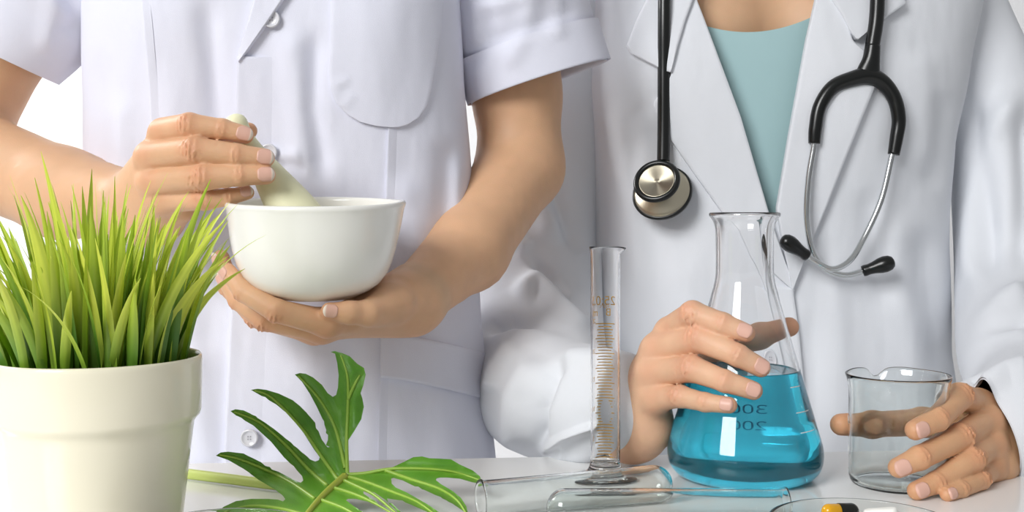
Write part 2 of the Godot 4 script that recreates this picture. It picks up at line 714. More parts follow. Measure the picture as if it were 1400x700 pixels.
func make_materials() -> void:
	mats.coat1 = flat(Color(0.885, 0.89, 0.94), 0.9, 0.0, 0.25)
	mats.coat2 = flat(Color(0.875, 0.885, 0.905), 0.9, 0.0, 0.25)
	for k in ["coat1", "coat2"]:
		mats[k].rim_enabled = true
		mats[k].rim = 0.15
		relief(mats[k], 0.08, 0.03, 0.010, 2)
	mats.shirt = flat(Color(0.655, 0.775, 0.785), 0.85, 0.0, 0.2)
	relief(mats.shirt, 0.08, 0.02, 0.008, 2)
	mats.trousers = flat(Color(0.18, 0.19, 0.24), 0.9)
	mats.shoe = flat(Color(0.08, 0.08, 0.08), 0.4)
	mats.hair = flat(Color(0.09, 0.06, 0.045), 0.45)
	mats.skin = flat(Color.WHITE, 0.48, 0.0, 0.42)
	mats.skin.vertex_color_use_as_albedo = true
	mats.skin.subsurf_scatter_enabled = true
	mats.skin.subsurf_scatter_strength = 0.12
	relief(mats.skin, 0.03, 0.02, 0.008, 3)
	mats.nail = flat(Color.WHITE, 0.32, 0.0, 0.4)
	mats.nail.vertex_color_use_as_albedo = true
	mats.button = flat(Color(0.84, 0.84, 0.86), 0.12)
	mats.buttonhole = flat(Color(0.62, 0.62, 0.65), 0.6)
	mats.table = flat(Color(0.955, 0.955, 0.95), 0.16, 0.0, 0.45)
	mats.wall = flat(Color(0.95, 0.95, 0.955), 0.95)
	relief(mats.wall, 0.05, 0.4, 0.05, 3)
	mats.floor = flat(Color(0.80, 0.80, 0.80), 0.5)
	mats.steel_leg = flat(Color(0.75, 0.75, 0.77), 0.3, 1.0)
	mats.porcelain = flat(Color(0.96, 0.955, 0.93), 0.12)
	mats.porcelain.clearcoat_enabled = true
	mats.porcelain.clearcoat = 0.4
	mats.pestle = flat(Color(0.94, 0.935, 0.785), 0.5)
	relief(mats.pestle, 0.06, 0.02, 0.01, 3)
	mats.pot = flat(Color(0.95, 0.925, 0.83), 0.10)
	mats.pot.clearcoat_enabled = true
	mats.pot.clearcoat = 0.5
	mats.soil = flat(Color(0.17, 0.13, 0.09), 1.0)
	relief(mats.soil, 0.05, 0.03, 0.3, 4)
	mats.grass = flat(Color.WHITE, 0.42)
	mats.grass.vertex_color_use_as_albedo = true
	mats.grass.backlight_enabled = true
	mats.grass.backlight = Color(0.45, 0.55, 0.1)
	mats.leaf = flat(Color.WHITE, 0.36)
	mats.leaf.vertex_color_use_as_albedo = true
	mats.leaf.backlight_enabled = true
	mats.leaf.backlight = Color(0.12, 0.22, 0.03)
	relief(mats.leaf, 0.05, 0.02, 0.012, 3)
	mats.vein = flat(Color(0.58, 0.72, 0.27), 0.4)
	mats.midrib = flat(Color(0.62, 0.66, 0.24), 0.4)
	mats.stem = flat(Color(0.80, 0.86, 0.48), 0.4)
	mats.glass = clear_glass()
	mats.glass_green = clear_glass(Color(0.985, 0.998, 0.992))
	mats.liquid = flat(Color(0.28, 0.89, 1.0), 0.0)
	mats.liquid.albedo_color.a = 0.15
	mats.liquid.transparency = BaseMaterial3D.TRANSPARENCY_ALPHA
	mats.liquid.refraction_enabled = true
	mats.liquid.refraction_scale = 0.033
	mats.gold_print = flat(Color(0.92, 0.70, 0.02), 0.6)
	mats.white_print = flat(Color(0.95, 0.95, 0.95), 0.6)
	mats.teal_print = flat(Color(0.10, 0.50, 0.66), 0.6)
	mats.rubber = flat(Color(0.035, 0.045, 0.04), 0.28, 0.0, 0.5)
	mats.steel = flat(Color(0.80, 0.77, 0.70), 0.24, 1.0)
	mats.spun = flat(Color(0.78, 0.75, 0.67), 0.3, 1.0)
	mats.spun.anisotropy_enabled = true
	mats.spun.anisotropy = 0.85
	mats.chrome = flat(Color(0.82, 0.83, 0.83), 0.2, 1.0)
	mats.tablet = flat(Color(0.95, 0.945, 0.92), 0.5)
	mats.capsule_black = flat(Color(0.06, 0.07, 0.05), 0.15)
	mats.capsule_yellow = flat(Color(0.85, 0.62, 0.08), 0.15)
	mats.softbox = flat(Color(0.9, 0.9, 0.9), 0.8)
	mats.softbox.emission_enabled = true
	mats.softbox.emission = Color(1, 1, 1)
	mats.softbox.emission_energy_multiplier = 2.0
	mats.softbox_case = flat(Color(0.06, 0.06, 0.06), 0.6)

# ------------------------------------------------------------------ lamps
func softbox(label: String, at: Vector3, to: Vector3, side: float, energy: float) -> void:
	var o := thing("softbox", label, "lamp", at)
	o.look_at_from_position(at, to)
	put("diffuser", box(Vector3(side, side, 0.01), mats.softbox), o, Vector3(0, 0, 0))
	put("case", box(Vector3(side + 0.05, side + 0.05, 0.06), mats.softbox_case), o, Vector3(0, 0, 0.037))
	var rows := [Vector3(0, 0, 0.06), Vector3(0, 0, 0.25)]
	put("bracket", tube(rows, 0.02, 10, 2, mats.softbox_case, Vector3.UP), o)
	var foot := o.to_local(Vector3(at.x, FLOOR, at.z) + o.global_basis.z * 0.25)
	put("stand", tube([Vector3(0, 0, 0.25), foot], 0.016, 10, 2, mats.softbox_case, Vector3.RIGHT), o)
	var l := AreaLight3D.new()
	l.name = "softbox_glow"
	l.area_size = Vector2(side, side)
	l.light_energy = energy
	l.area_range = 12.0
	l.area_attenuation = 2.0
	l.shadow_enabled = true
	o.add_child(l, true)
	l.position = Vector3(0, 0, -0.02)

const FLOOR := -0.12

# ------------------------------------------------------------------ people
func coat_button(at: Vector3, r: float, parent: Node3D) -> void:
	var b := lathe([[0, 0.0], [r * 0.96, 0.0], [r, 0.0006], [r, 0.0016], [r * 0.9, 0.0023], [r * 0.78, 0.0022], [r * 0.7, 0.0014], [r * 0.4, 0.0011], [0, 0.0011]], 32, mats.button)
	var o := put("button", b, parent, at)
	o.rotation = Vector3(PI * 0.5, 0, 0)
	var m := Mesher.new()
	for k in 4:
		var a := TAU * (k + 0.5) / 4
		var c := Vector3(cos(a), 0, sin(a)) * r * 0.2 + Vector3(0, 0.0013, 0)
		var p: Array = []
		for s in 8:
			p.append(m.add(c + Vector3(cos(TAU * s / 8), 0, sin(TAU * s / 8)) * r * 0.09))
		var q := m.add(c)
		for s in 8:
			m.tri(q, p[s], p[(s + 1) % 8])
	put("thread_holes", m.mesh(mats.buttonhole), parent, at).rotation = Vector3(PI * 0.5, 0, 0)

func body(called: String, label: String, trunk: Array, hands: Array, tone: Color) -> Array:
	var person := thing(called, label, "person", Vector3.ZERO)
	var m := Mesher.new()
	for h in hands:
		hand_into(m, h)
	var groups := [[trunk, 0.03, 0.02]]
	var lo := Vector3(1e9, 1e9, 1e9)
	var hi := -lo
	for h in hands:
		groups.append([h.arm, 0.012, 0.03])
	for g in groups:
		for b in g[0]:
			var r: float = maxf(b[2], b[3]) + 0.02
			lo = lo.min(b[0] - Vector3.ONE * r).min(b[1] - Vector3.ONE * r)
			hi = hi.max(b[0] + Vector3.ONE * r).max(b[1] + Vector3.ONE * r)
	var keep := func(p: Vector3) -> bool:
		for h in hands:
			if (p - h.wrist[0]).dot(h.wrist[1]) > 0.001 and p.distance_to(h.wrist[0]) < 0.14:
				return false
		return true
	var spots := []
	field_mesh(m, groups, 0.0062, lo, hi, keep, [], func(p: Vector3) -> Color: return skin_tone(p, spots, tone))
	var b := put("body", m.mesh(mats.skin), person)
	for h in hands:
		for n in h.fingers.size():
			if h.nails[n] != null:
				nail(h.fingers[n], h.nails[n], b, h.long)
		if h.nails[4] != null:
			nail(h.thumb, h.nails[4], b, h.long)
	return [person, b]

func leg_bones(x: float, z: float, hip: float) -> Array:
	var out := []
	for s in [-1.0, 1.0]:
		out.append([Vector3(x + s * 0.05, hip, z), Vector3(x + s * 0.08, hip - 0.39, z + 0.005), 0.075, 0.05])
		out.append([Vector3(x + s * 0.08, hip - 0.39, z + 0.005), Vector3(x + s * 0.085, FLOOR + 0.05, z - 0.02), 0.048, 0.032])
		out.append([Vector3(x + s * 0.085, FLOOR + 0.04, z - 0.03), Vector3(x + s * 0.10, FLOOR + 0.03, z + 0.12), 0.036, 0.028])
	return out

func head_bones(c: Vector3, neck: Vector3) -> Array:      # skull, jaw, brow, nose, lips, ears, neck
	var o := []
	o.append([neck, c + Vector3(0, -0.05, -0.02), 0.054, 0.05])
	o.append([c + Vector3(0, 0.03, -0.035), c + Vector3(0, 0.025, 0.02), 0.075, 0.068])
	o.append([c + Vector3(0, -0.03, 0.02), c + Vector3(0, -0.075, 0.045), 0.055, 0.026])
	o.append([c + Vector3(0, 0.0, 0.088), c + Vector3(0, -0.034, 0.103), 0.008, 0.011])
	for s in [-1.0, 1.0]:
		o.append([c + Vector3(s * 0.014, 0.012, 0.078), c + Vector3(s * 0.045, 0.012, 0.066), 0.010, 0.008])
		o.append([c + Vector3(s * 0.031, -0.006, 0.066), c + Vector3(s * 0.033, -0.006, 0.066), 0.013, 0.013])
		o.append([c + Vector3(s * 0.074, 0.005, -0.005), c + Vector3(s * 0.073, -0.035, 0.0), 0.012, 0.008])
	o.append([c + Vector3(-0.016, -0.058, 0.078), c + Vector3(0.016, -0.058, 0.078), 0.009, 0.009])
	return o

func hair_shape(c: Vector3) -> ArrayMesh:
	var m := Mesher.new()
	var bones := [[c + Vector3(0, 0.045, -0.045), c + Vector3(0, 0.04, 0.0), 0.082, 0.076], [c + Vector3(0, -0.02, -0.06), c + Vector3(0, -0.06, -0.065), 0.07, 0.045], [c + Vector3(0, 0.03, -0.12), c + Vector3(0, 0.02, -0.135), 0.035, 0.035]]
	var keep := func(p: Vector3) -> bool: return p.z < c.z + 0.045 + (p.y - c.y) * 0.5 and (absf(p.x - c.x) < 0.09)
	field_mesh(m, [[bones, 0.03, 0.01]], 0.008, c - Vector3(0.14, 0.17, 0.2), c + Vector3(0.14, 0.17, 0.14), keep, [], func(_p: Vector3) -> Color: return Color.WHITE)
	return m.mesh(mats.hair)

func lower_clothes(person: Node3D, x: float, z: float, hip: float) -> void:
	var t := Mesher.new()
	for s in [-1.0, 1.0]:
		var rows := [[x + s * 0.06, hip + 0.0, z - 0.01, 0.075, 0.07], [x + s * 0.07, hip - 0.1, z, 0.085, 0.08], [x + s * 0.08, hip - 0.4, z, 0.075, 0.075], [x + s * 0.085, FLOOR + 0.06, z - 0.01, 0.065, 0.065]]
		sweep_into(t, smooth_path(rows, 24), 28, Vector3(0, 0, 1), false)
	put("trousers", t.mesh(mats.trousers), person)
	for s in [-1.0, 1.0]:
		var sh := Mesher.new()
		sweep_into(sh, smooth_path([[x + s * 0.084, FLOOR + 0.038, z - 0.075, 0.03, 0.030], [x + s * 0.086, FLOOR + 0.045, z - 0.03, 0.041, 0.044], [x + s * 0.098, FLOOR + 0.04, z + 0.08, 0.044, 0.039], [x + s * 0.105, FLOOR + 0.03, z + 0.165, 0.03, 0.022]], 16), 20, Vector3(0, 1, 0))
		put("shoe", sh.mesh(mats.shoe), person)

func torso_rows(list: Array) -> Array:
	var out := []
	for r in list:
		var a := pt(r[1], r[0], r[3])
		var b := pt(r[2], r[0], r[3])
		out.append([a.y, a.x, b.x, a.z, r[4]])
	return out

func person_with_mortar() -> void:
	var rows := torso_rows([[-330, 270, 480, 0.92, 0.05], [-250, 150, 600, 0.90, 0.07], [-100, 100, 655, 0.89, 0.085], [0, 128, 630, 0.88, 0.085], [100, 126, 634, 0.88, 0.085],
		[240, 126, 645, 0.88, 0.086], [420, 126, 657, 0.88, 0.088], [550, 124, 670, 0.88, 0.09], [640, 124, 679, 0.88, 0.092], [900, 108, 700, 0.88, 0.095]])
	var nz := FastNoiseLite.new()
	nz.seed = 3
	nz.frequency = 0.008
	torso[1] = {"rows": rows, "front": 0.80, "noise": nz,
		"bumps": [[235, -10, 120, 120, 16], [540, 10, 120, 130, 14], [300, 110, 60, 130, -5]],
		"folds": strokes([
			[22, 4.5, [235, 60], [240, 180], [262, 330], [255, 520], [262, 660]], [16, -6, [285, -20], [292, 110], [300, 260]], [20, 4, [395, 30], [410, 130], [415, 250]],
			[13, -5, [436, 30], [428, 150], [445, 260]], [24, 4, [545, 230], [575, 330], [590, 440]], [16, -5, [612, 180], [606, 300], [596, 380]],
			[14, 4, [628, 200], [632, 300], [640, 420]], [22, 5, [270, 460], [282, 560], [285, 660]], [16, -4, [247, 470], [240, 560], [238, 660]],
			[30, 4, [420, 470], [430, 560], [440, 660]], [20, -4, [480, 460], [470, 560], [472, 660]], [20, 3.5, [160, 120], [165, 220], [160, 340]],
			[14, -3.5, [140, 60], [136, 200], [140, 330]], [24, 4, [600, 520], [612, 580], [618, 660]],
			[9, 2.2, [372, 214], [385, 214], [415, 212]], [8, -2, [380, 222], [400, 226], [420, 236]], [5, 1.2, [470, 150], [476, 140], [485, 128]], [5, 1.2, [456, 120], [470, 112], [480, 108]],
		])}
	var wa := pt(192, 283, 0.762)
	var ea := pt(-70, 200, 0.868)
	var right := {
		"arm": [bone([-70, 200, 0.868, 63], [85, 264, 0.81, 60]), bone([85, 264, 0.81, 60], [192, 283, 0.762, 45]), bone([-70, 200, 0.868, 63], [4, 40, 0.868, 70]), bone([4, 40, 0.868, 70], [75, -170, 0.89, 76]),
			bone([192, 283, 0.762, 45], [222, 195, 0.722, 19]), bone([192, 283, 0.762, 42], [206, 222, 0.720, 19]), bone([205, 285, 0.758, 38], [211, 252, 0.720, 19]),
			bone([212, 292, 0.755, 34], [224, 276, 0.722, 19]), bone([214, 296, 0.752, 32], [250, 284, 0.732, 19])],
		"fingers": [
			[[222, 180, 0.715, 18], [259, 172, 0.699, 16.5], [304, 177, 0.701, 13.5], [335, 184.5, 0.7035, 11.5]],
			[[203, 214, 0.714, 18], [267, 206, 0.694, 18], [323, 212, 0.696, 14.5], [363, 216, 0.700, 12]],
			[[208, 249, 0.714, 17.5], [280, 242, 0.693, 17], [328, 240, 0.695, 13.5], [364, 239.5, 0.6985, 12]],
			[[222, 274, 0.718, 16], [280, 273, 0.702, 13.5], [313, 269.5, 0.704, 11], [338, 263.5, 0.7065, 9]]],
		"thumb": [[225, 262, 0.745, 24], [262, 222, 0.742, 17], [310, 192, 0.738, 13], [340, 179, 0.733, 11]],
		"dorsal": Vector3(0.05, 0.12, 1).normalized(), "nails": [Vector3(0.25, 0.1, 1), Vector3(0.25, 0.1, 1), Vector3(0.25, 0.1, 1), Vector3(0.25, 0.3, 1), null], "long": 1.0,
		"wrist": [wa, (wa - ea).normalized()], "tone": Color(0.70, 0.42, 0.25)}
	var wb := pt(563, 412, 0.762)
	var eb := pt(716, 232, 0.915)
	var left := {
		"arm": [bone([712, 229, 0.915, 57], [640, 342, 0.835, 54]), bone([640, 342, 0.835, 54], [563, 410, 0.762, 41]), bone([712, 229, 0.915, 57], [707, 130, 0.92, 58]), bone([707, 130, 0.92, 58], [690, -140, 0.90, 74]),
			bone([563, 410, 0.762, 38], [448, 441, 0.705, 18]), bone([563, 411, 0.765, 37], [440, 449, 0.724, 19]), bone([560, 414, 0.768, 35], [430, 450, 0.745, 18]), bone([560, 416, 0.77, 33], [432, 446, 0.765, 17]),
			bone([548, 408, 0.742, 30], [512, 427, 0.712, 17])],
		"fingers": [
			[[448, 442, 0.702, 17.5], [378, 425, 0.690, 15], [333, 399, 0.699, 13], [311, 371, 0.706, 11]],
			[[440, 450, 0.722, 17], [362, 436, 0.716, 15.5], [326, 410, 0.722, 13], [308, 380, 0.726, 11]],
			[[430, 452, 0.745, 17], [350, 432, 0.748, 15], [313, 392, 0.750, 13], [302, 353, 0.750, 11]],
			[[432, 446, 0.765, 15], [385, 434, 0.774, 13], [350, 412, 0.780, 11], [336, 390, 0.780, 9.5]]],
		"thumb": [[540, 414, 0.728, 24], [503, 428, 0.702, 15.5], [478, 427.5, 0.694, 13.5], [450, 424.5, 0.690, 10.5]],
		"dorsal": Vector3(-0.2, -0.75, 0.6).normalized(), "nails": [Vector3(-0.9, 0.1, 0.65), Vector3(-0.9, 0.1, 0.5), Vector3(-0.9, 0.1, 0.5), null, Vector3(0, 0.05, 1)], "long": 0.9,
		"wrist": [wb, (wb - eb).normalized()], "tone": Color(0.70, 0.42, 0.25)}
	var c := pt(372, -520, 0.93)
	var trunk := [[pt(270, 0, 0.90), pt(280, 400, 0.89), 0.075, 0.075], [pt(480, 0, 0.90), pt(480, 400, 0.89), 0.075, 0.075], [pt(120, -170, 0.915), pt(372, -230, 0.93), 0.05, 0.06], [pt(640, -170, 0.915), pt(372, -230, 0.93), 0.05, 0.06], [pt(270, 0, 0.90), pt(372, -230, 0.93), 0.07, 0.06], [pt(480, 0, 0.90), pt(372, -230, 0.93), 0.07, 0.06]]
	trunk.append_array(leg_bones(pt(380, 600, 0.89).x, -0.89, 0.72))
	trunk.append([pt(280, 400, 0.89), pt(310, 620, 0.89), 0.075, 0.085])
	trunk.append([pt(480, 400, 0.89), pt(460, 620, 0.89), 0.075, 0.085])
	trunk.append_array(head_bones(c, pt(372, -260, 0.93)))
	var made := body("person", "person in a white short-sleeved coat cradling a white mortar and gripping the pestle", trunk, [right, left], Color(0.70, 0.42, 0.25))
	var person: Node3D = made[0]
	put("hair", hair_shape(c), person)
	lower_clothes(person, pt(380, 600, 0.89).x, -0.89, 0.72)
	var coat := put("coat", torso_mesh(1, pt(0, -300, 0.9).y, 0.55, mats.coat1), person)
	put("placket", patch(1, [[326, 78], [325, 140], [324, 250], [320, 380], [314, 500], [307, 660]], [[372, 78], [372, 140], [371, 250], [368, 380], [362, 500], [355, 660]], 90, 14, [4.0, 0.0], mats.coat1), coat)
	put("lapel", patch(1, [[362, -90], [352, -10], [340, 34], [331, 62], [326, 84]], [[430, -90], [396, -10], [366, 34], [343, 66], [328, 86]], 40, 12, [3.6, 5.0], mats.coat1, 0.0006), coat)
	put("chest_pocket", patch(1, [[455, -60], [454, 0], [453, 60], [451, 100], [453, 122], [460, 141], [474, 156], [492, 167], [512, 172], [528, 173.6]], [[612, -60], [607, 0], [602, 50], [596, 90], [590, 122], [584, 146], [573, 162], [558, 171], [545, 174], [532, 174.4]], 60, 30, [3.0, 3.0], mats.coat1), coat)
	put("seam", patch(1, [[531, 172], [527, 300], [521, 450], [518, 560], [516, 660]], [[543, 172], [539, 300], [533, 450], [530, 560], [528, 660]], 60, 5, [1.9, 0.0], mats.coat1), coat)
	put("seam", patch(1, [[188, -60], [196, 20], [205, 120], [212, 240], [206, 420], [200, 660]], [[199, -60], [207, 20], [216, 120], [223, 240], [217, 420], [211, 660]], 60, 5, [1.9, 0.0], mats.coat1), coat)
	put("pocket_welt", patch(1, [[521, 515], [560, 520], [610, 531], [667, 545]], [[521, 457], [560, 459], [610, 469], [664, 482]], 40, 14, [4.0, 2.6], mats.coat1), coat)
	for b in [[372, 27, 8.0], [369, 209, 8.0], [343, 597, 8.0]]:
		coat_button(on_torso(1, b[0], b[1], 0.0036 if b[1] > 100 else 0.0022, false), 0.0064, coat)
	var sl := strokes([[14, 4, [640, 20], [700, 0], [770, -20]], [12, -3, [650, 60], [720, 40], [790, 10]], [12, 3, [690, 100], [720, 40], [730, -30]], [10, -3, [640, 100], [660, 60], [668, 0]], [10, 2.5, [760, 60], [765, 10], [750, -40]]])
	var lrows := [[672, -170, 0.905, 64, 60], [690, -60, 0.905, 63, 56], [712, 30, 0.908, 60, 52], [738, 112, 0.91, 59.5, 50]]
	put("sleeve", sleeve(lrows, 60, 90, mats.coat1, sl), coat)
	put("cuff", sleeve(lrows, 60, 90, mats.coat1, sl, Vector3(0, 0, 1), 0.004, 0.77, 0.0034), coat)
	var sr := strokes([[14, 4, [10, -30], [60, 0], [110, 30]], [12, -3, [95, -20], [100, 20], [92, 50]], [12, 3, [60, -40], [70, 10], [60, 80]]])
	var rrows := [[80, -170, 0.895, 70, 60], [62, -80, 0.88, 76, 58], [32, 0, 0.868, 66, 52], [-6, 75, 0.865, 48, 46]]
	put("sleeve", sleeve(rrows, 60, 90, mats.coat1, sr), coat)
	put("cuff", sleeve(rrows, 60, 90, mats.coat1, sr, Vector3(0, 0, 1), 0.004, 0.62, 0.0034), coat)

func person_with_flask() -> void:
	var rows := torso_rows([[-260, 920, 1140, 1.09, 0.05], [-180, 840, 1270, 1.08, 0.08], [-90, 795, 1340, 1.07, 0.095], [0, 788, 1332, 1.06, 0.10], [100, 792, 1312, 1.06, 0.102], [200, 797, 1292, 1.06, 0.102],
		[300, 802, 1286, 1.06, 0.10], [480, 795, 1291, 1.06, 0.10], [640, 785, 1310, 1.06, 0.105], [760, 780, 1318, 1.06, 0.108], [950, 775, 1326, 1.06, 0.11]])
	var nz := FastNoiseLite.new()
	nz.seed = 11
	nz.frequency = 0.008
	torso[2] = {"rows": rows, "front": 0.96, "noise": nz,
		"bumps": [[900, 130, 110, 120, 13], [1190, 150, 110, 130, 13]],
		"folds": strokes([
			[22, -7, [800, 120], [818, 220], [830, 330], [850, 420]], [20, 5, [835, 130], [848, 220], [862, 330], [880, 420]], [26, 4, [930, 330], [940, 420], [950, 600]],
			[26, -7, [1270, 300], [1262, 380], [1275, 450], [1292, 520]], [26, 6, [1225, 270], [1228, 350], [1248, 440], [1262, 540]], [22, 4, [1255, 60], [1262, 150], [1268, 240]],
			[18, -4, [1180, 250], [1195, 330], [1215, 430]], [22, 4, [1140, 330], [1145, 430], [1150, 620]], [16, -3, [1110, 420], [1112, 500], [1115, 640]], [14, 3, [870, 150], [880, 220], [886, 300]],
			[18, -5, [1290, 120], [1282, 200], [1270, 270]],
		])}
	var wc := pt(864, 582, 0.722)
	var ec := pt(712, 455, 0.965)
	var right := {
		"arm": [bone([722, 440, 0.985, 40], [772, 548, 0.80, 42]), bone([772, 548, 0.80, 42], [864, 582, 0.722, 38]), bone([722, 440, 0.985, 40], [728, 330, 1.037, 42]), bone([728, 330, 1.037, 42], [752, 190, 1.056, 44]), bone([752, 190, 1.056, 44], [800, -70, 1.066, 48]),
			bone([866, 575, 0.722, 34], [914, 458, 0.694, 17]), bone([866, 577, 0.722, 36], [896, 482, 0.692, 18]), bone([866, 582, 0.720, 36], [891, 512, 0.689, 18]), bone([868, 588, 0.716, 34], [897, 546, 0.685, 18]),
			bone([862, 590, 0.718, 34], [892, 588, 0.700, 27])],
		"fingers": [
			[[915, 450, 0.692, 16], [947, 429, 0.668, 16.5], [988, 443, 0.6575, 14.5], [1020, 455, 0.6525, 12]],
			[[897, 478, 0.690, 18], [955, 462, 0.665, 18], [1009, 486, 0.6485, 14.5], [1040, 502.5, 0.648, 12.5]],
			[[891, 510, 0.688, 18], [946, 504, 0.662, 17], [991, 521, 0.646, 14], [1030, 534, 0.6435, 12]],
			[[898, 545, 0.683, 16.5], [930, 542, 0.662, 14], [964, 550, 0.6495, 12], [997, 554, 0.642, 10.5]]],
		"thumb": [[896, 535, 0.718, 24], [968, 482, 0.735, 17], [1040, 459, 0.722, 15.5], [1079, 447, 0.706, 12.5]],
		"dorsal": Vector3(-0.15, 0.3, 1).normalized(), "nails": [Vector3(0.1, 0.25, 1), Vector3(0.1, 0.25, 1), Vector3(0.1, 0.2, 1), Vector3(0.1, 0.2, 1), null], "long": 0.3,
		"wrist": [wc, (wc - ec).normalized()], "tone": Color(0.74, 0.455, 0.295)}
	var wd := pt(1383, 590, 0.738)
	var ed := pt(1402, 445, 0.965)
	var left := {
		"arm": [bone([1396, 430, 0.99, 40], [1402, 545, 0.83, 46]), bone([1402, 545, 0.83, 46], [1383, 590, 0.738, 42]), bone([1396, 430, 0.99, 40], [1392, 330, 1.037, 42]), bone([1392, 330, 1.037, 42], [1366, 180, 1.07, 42]), bone([1366, 180, 1.07, 42], [1280, -70, 1.10, 44]),
			bone([1383, 588, 0.738, 40], [1338, 553, 0.702, 18]), bone([1383, 590, 0.738, 40], [1350, 577, 0.690, 18]), bone([1383, 598, 0.735, 40], [1353, 609, 0.682, 18]), bone([1382, 608, 0.73, 36], [1354, 640, 0.678, 16]),
			bone([1378, 612, 0.72, 32], [1364, 640, 0.690, 20])],
		"fingers": [
			[[1338, 552, 0.702, 18], [1312, 542, 0.670, 17], [1281, 573, 0.6435, 15.5], [1251, 588, 0.6335, 13]],
			[[1350, 575, 0.690, 18], [1313, 597, 0.655, 17], [1257, 626, 0.634, 15], [1228, 639.5, 0.632, 13]],
			[[1353, 607, 0.682, 17.5], [1328, 628, 0.652, 16], [1279, 660, 0.636, 13.5], [1253, 671, 0.630, 12]],
			[[1354, 640, 0.677, 15], [1340, 656, 0.653, 12.5], [1313, 669, 0.637, 10.8], [1295, 676, 0.628, 9.3]]],
		"thumb": [[1340, 582, 0.716, 24], [1262, 577, 0.716, 17.5], [1190, 580, 0.702, 16], [1150, 580.5, 0.694, 14]],
		"dorsal": Vector3(0.1, 0.35, 1).normalized(), "nails": [Vector3(-0.3, -0.1, 1), Vector3(-0.25, 0.0, 1), Vector3(-0.2, 0.1, 1), Vector3(-0.2, 0.2, 1), null], "long": 0.2,
		"wrist": [wd, (wd - ed).normalized()], "tone": Color(0.67, 0.385, 0.215)}
	var c := pt(1035, -310, 1.05)
	var trunk := [[pt(950, 60, 1.065), pt(960, 420, 1.07), 0.078, 0.075], [pt(1130, 60, 1.065), pt(1130, 420, 1.07), 0.078, 0.075], [pt(840, -110, 1.085), pt(1035, -120, 1.095), 0.05, 0.06], [pt(1290, -110, 1.085), pt(1035, -120, 1.095), 0.05, 0.06],
		[pt(950, 60, 1.065), pt(1035, -110, 1.095), 0.078, 0.06], [pt(1130, 60, 1.065), pt(1035, -110, 1.095), 0.078, 0.06]]
	trunk.append_array(leg_bones(pt(1045, 600, 1.07).x, -1.07, 0.72))
	trunk.append([pt(960, 420, 1.07), pt(985, 560, 1.07), 0.075, 0.085])
	trunk.append([pt(1130, 420, 1.07), pt(1105, 560, 1.07), 0.075, 0.085])
	trunk.append_array(head_bones(c, pt(1035, -130, 1.09)))
	var made := body("person", "person in a white long-sleeved coat over a teal top holding the flask and beaker", trunk, [right, left], Color(0.70, 0.44, 0.27))
	var person: Node3D = made[0]
	put("hair", hair_shape(c), person)
	lower_clothes(person, pt(1045, 600, 1.07).x, -1.07, 0.72)
	put("shirt", patch(2, [[930, 18], [948, 70], [985, 180], [1035, 330]], [[1150, 0], [1122, 70], [1098, 180], [1072, 330]], 50, 30, [0.5, 0.5], mats.shirt, -0.009, 32.0, true), person)
	var hole := PackedVector2Array([Vector2(938, -260), Vector2(946, 0), Vector2(960, 34), Vector2(1008, 162), Vector2(1044, 288), Vector2(1054, 305), Vector2(1064, 288), Vector2(1081, 184), Vector2(1104, 58), Vector2(1118, 0), Vector2(1130, -260)])
	var coat := put("coat", torso_mesh(2, pt(0, -210, 1.08).y, 0.55, mats.coat2, hole), person)
	put("lapel", patch(2, [[938, -90], [951, 0], [963, 31], [1011, 160], [1048, 286], [1066, 340], [1084, 392]], [[905, -90], [903, 40], [917, 104], [893, 142], [914, 188], [950, 240], [983, 286], [1030, 350], [1084, 398]], 90, 20, [5.0, 5.0], mats.coat2), coat)
	put("collar", patch(2, [[892, -90], [883, 0], [869, 30], [856, 64], [863, 75], [900, 94], [905, 98]], [[945, -90], [946, 0], [935, 30], [925, 64], [920, 85], [917, 96], [915, 100]], 50, 16, [5.0, 6.5], mats.coat2, 0.002), coat)
	put("lapel", patch(2, [[1124, -90], [1113, 0], [1100, 57], [1077, 183], [1060, 286], [1070, 340], [1080, 390]], [[1160, -90], [1158, 40], [1163, 58], [1203, 91], [1189, 129], [1160, 200], [1126, 286], [1103, 342], [1082, 394]], 90, 20, [5.4, 5.4], mats.coat2, 0.0015), coat)
	put("collar", patch(2, [[1122, -90], [1132, 0], [1148, 24], [1158, 45], [1166, 55]], [[1225, -90], [1230, 0], [1234, 7], [1205, 28], [1169, 56]], 40, 14, [6.5, 6.0], mats.coat2, 0.003), coat)
	put("placket", patch(2, [[1082, 392], [1090, 450], [1097, 520], [1100, 640]], [[1040, 392], [1045, 450], [1050, 520], [1052, 640]], 50, 10, [4.5, 0.0], mats.coat2), coat)
	coat_button(on_torso(2, 1062, 488, 0.0035), 0.0085, coat)
	var fr := strokes([
		[8, -10.8, [650, 462], [675, 445], [700, 437], [735, 440], [770, 452], [812, 472]], [14, 10.8, [700, 412], [732, 384], [760, 408], [812, 455]], [9, -9.0, [720, 352], [748, 372], [775, 410], [812, 440]],
		[9, -8.1, [738, 622], [738, 560], [755, 512], [775, 488]], [16, 9.0, [700, 620], [706, 540], [735, 480]], [14, 5.4, [760, 486], [820, 492], [890, 500]], [12, 7.2, [670, 540], [680, 500], [705, 465]],
		[16, 7.2, [700, 180], [735, 260], [760, 340]], [12, -7.2, [735, 200], [765, 280], [795, 350]], [12, 7.2, [690, 300], [705, 330], [728, 345]],
		[4, 5.4, [738, 622], [750, 608], [775, 595], [806, 584], [825, 580]], [4, 4.5, [738, 622], [770, 622], [830, 626]], [10, -5.4, [765, 611], [790, 606], [815, 602]]])
